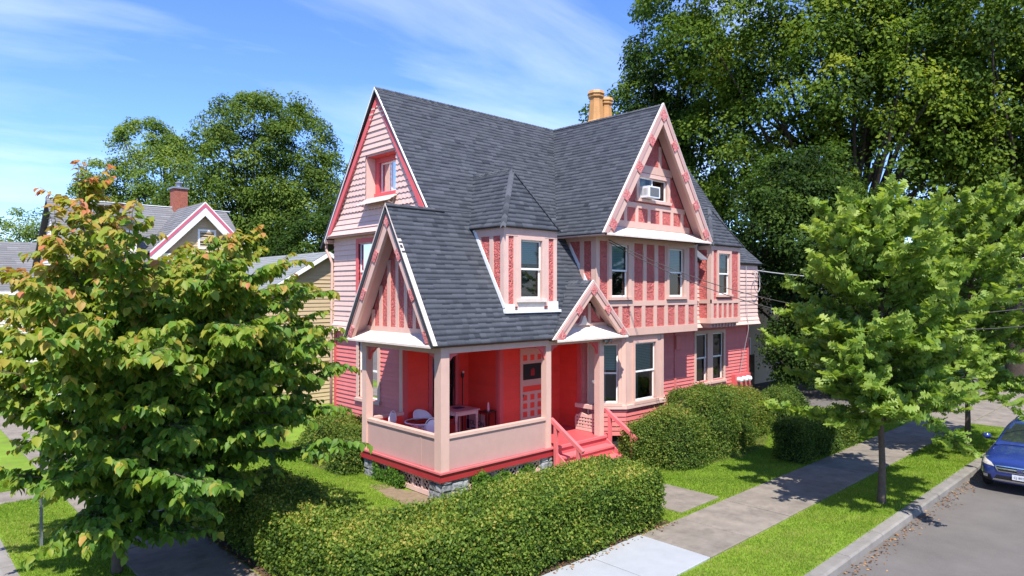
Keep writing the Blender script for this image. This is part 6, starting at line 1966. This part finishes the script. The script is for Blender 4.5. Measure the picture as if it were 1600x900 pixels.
    if detail:
        cu = D.curves.new('plate_text', 'FONT'); cu.body = 'CJ 8029'; cu.size = .075; cu.align_x = 'CENTER'; cu.extrude = .001
        tx_ = D.objects.new('plate_text', cu); COL.objects.link(tx_); tx_.parent = pl_; tx_.data.materials.append(M['navy'])
        tx_.location = (hit.x - .037, 0, .435); tx_.rotation_euler = (R(90), 0, R(-90)); tomesh(tx_)
    # wheels, arches, mirrors, rails
    for x_ in (.86, 3.48):
        for s_ in (1, -1):
            b = B(); m = 28
            prof = [(.20, .70), (.30, .72), (.335, .76), (.335, .86), (.31, .895), (.22, .90)]
            vs = [(x_ + r_ * math.cos(2 * math.pi * k / m), s_ * y_, .335 + r_ * math.sin(2 * math.pi * k / m)) for r_, y_ in prof for k in range(m)]
            b.add(vs, [(i * m + k, i * m + (k + 1) % m, (i + 1) * m + (k + 1) % m, (i + 1) * m + k) for i in range(len(prof) - 1) for k in range(m)])
            wh = b.obj('wheel', M['tyre'], c, smooth=True)
            b = B()
            for k in range(5):
                a = 2 * math.pi * k / 5 + .3
                e = Vector((math.cos(a), 0, math.sin(a))); f_ = Vector((-math.sin(a), 0, math.cos(a)))
                cc = Vector((x_, s_ * .885, .335))
                b.prism([cc + e * .03 + f_ * .035, cc + e * .215 + f_ * .05, cc + e * .215 - f_ * .05, cc + e * .03 - f_ * .035], (0, s_ * .012, 0))
            b.obj('rim', M['chrome'], wh)
            b = B(); m = 20
            vs = []
            for k in range(m + 1):
                a = math.pi * k / m
                for r_ in (.345, .41):
                    for y_ in (.84, .905): vs.append((x_ + r_ * math.cos(a), s_ * y_, .335 + r_ * math.sin(a)))
            fs = []
            for k in range(m):
                o_ = 4 * k
                fs += [(o_ + 1, o_ + 5, o_ + 7, o_ + 3), (o_ + 2, o_ + 3, o_ + 7, o_ + 6), (o_, o_ + 4, o_ + 5, o_ + 1)]
            b.add(vs, fs); b.obj('wheel_arch', M['blackplastic'], c)
            b = B(); b.tube([(x_, s_ * .80, .335), (x_, s_ * .878, .335)], .20, 20); b.obj('wheel_well', M['blackplastic'], c)
    for s_ in (1, -1):
        b = B(); b.lathe([(.02, -.07), (.08, -.06), (.10, 0), (.085, .06), (.03, .075)], (1.52, s_ * .985, 1.13), 12); mr_ = b.obj('mirror', paintm, c, smooth=True)
        b = B(); b.tube([(1.56, s_ * .80, 1.07), (1.54, s_ * .93, 1.10)], .025, 8); b.obj('mirror_arm', M['blackplastic'], mr_)
        b = B(); b.tube([(2.35, s_ * .50, 1.50), (2.45, s_ * .50, 1.545), (3.3, s_ * .50, 1.56), (3.45, s_ * .50, 1.50)], .016, 6); b.obj('roof_rail', M['blackplastic'], c)
        patch('rocker_cladding', [(.3, .25), (4.1, .25), (4.1, .38), (.3, .38)], 'y', 'blackplastic', tb, 0.004) if s_ == 1 else None
    return c
car('blue compact crossover car parked at the right kerb', (20.35, 3.42, ROAD_Z), 0, M['carpaint'])
car('white car glimpsed through the leaves of the left foreground tree', (5.6, 31.0, 0.0), R(-80), M['whitecar'], detail=False)
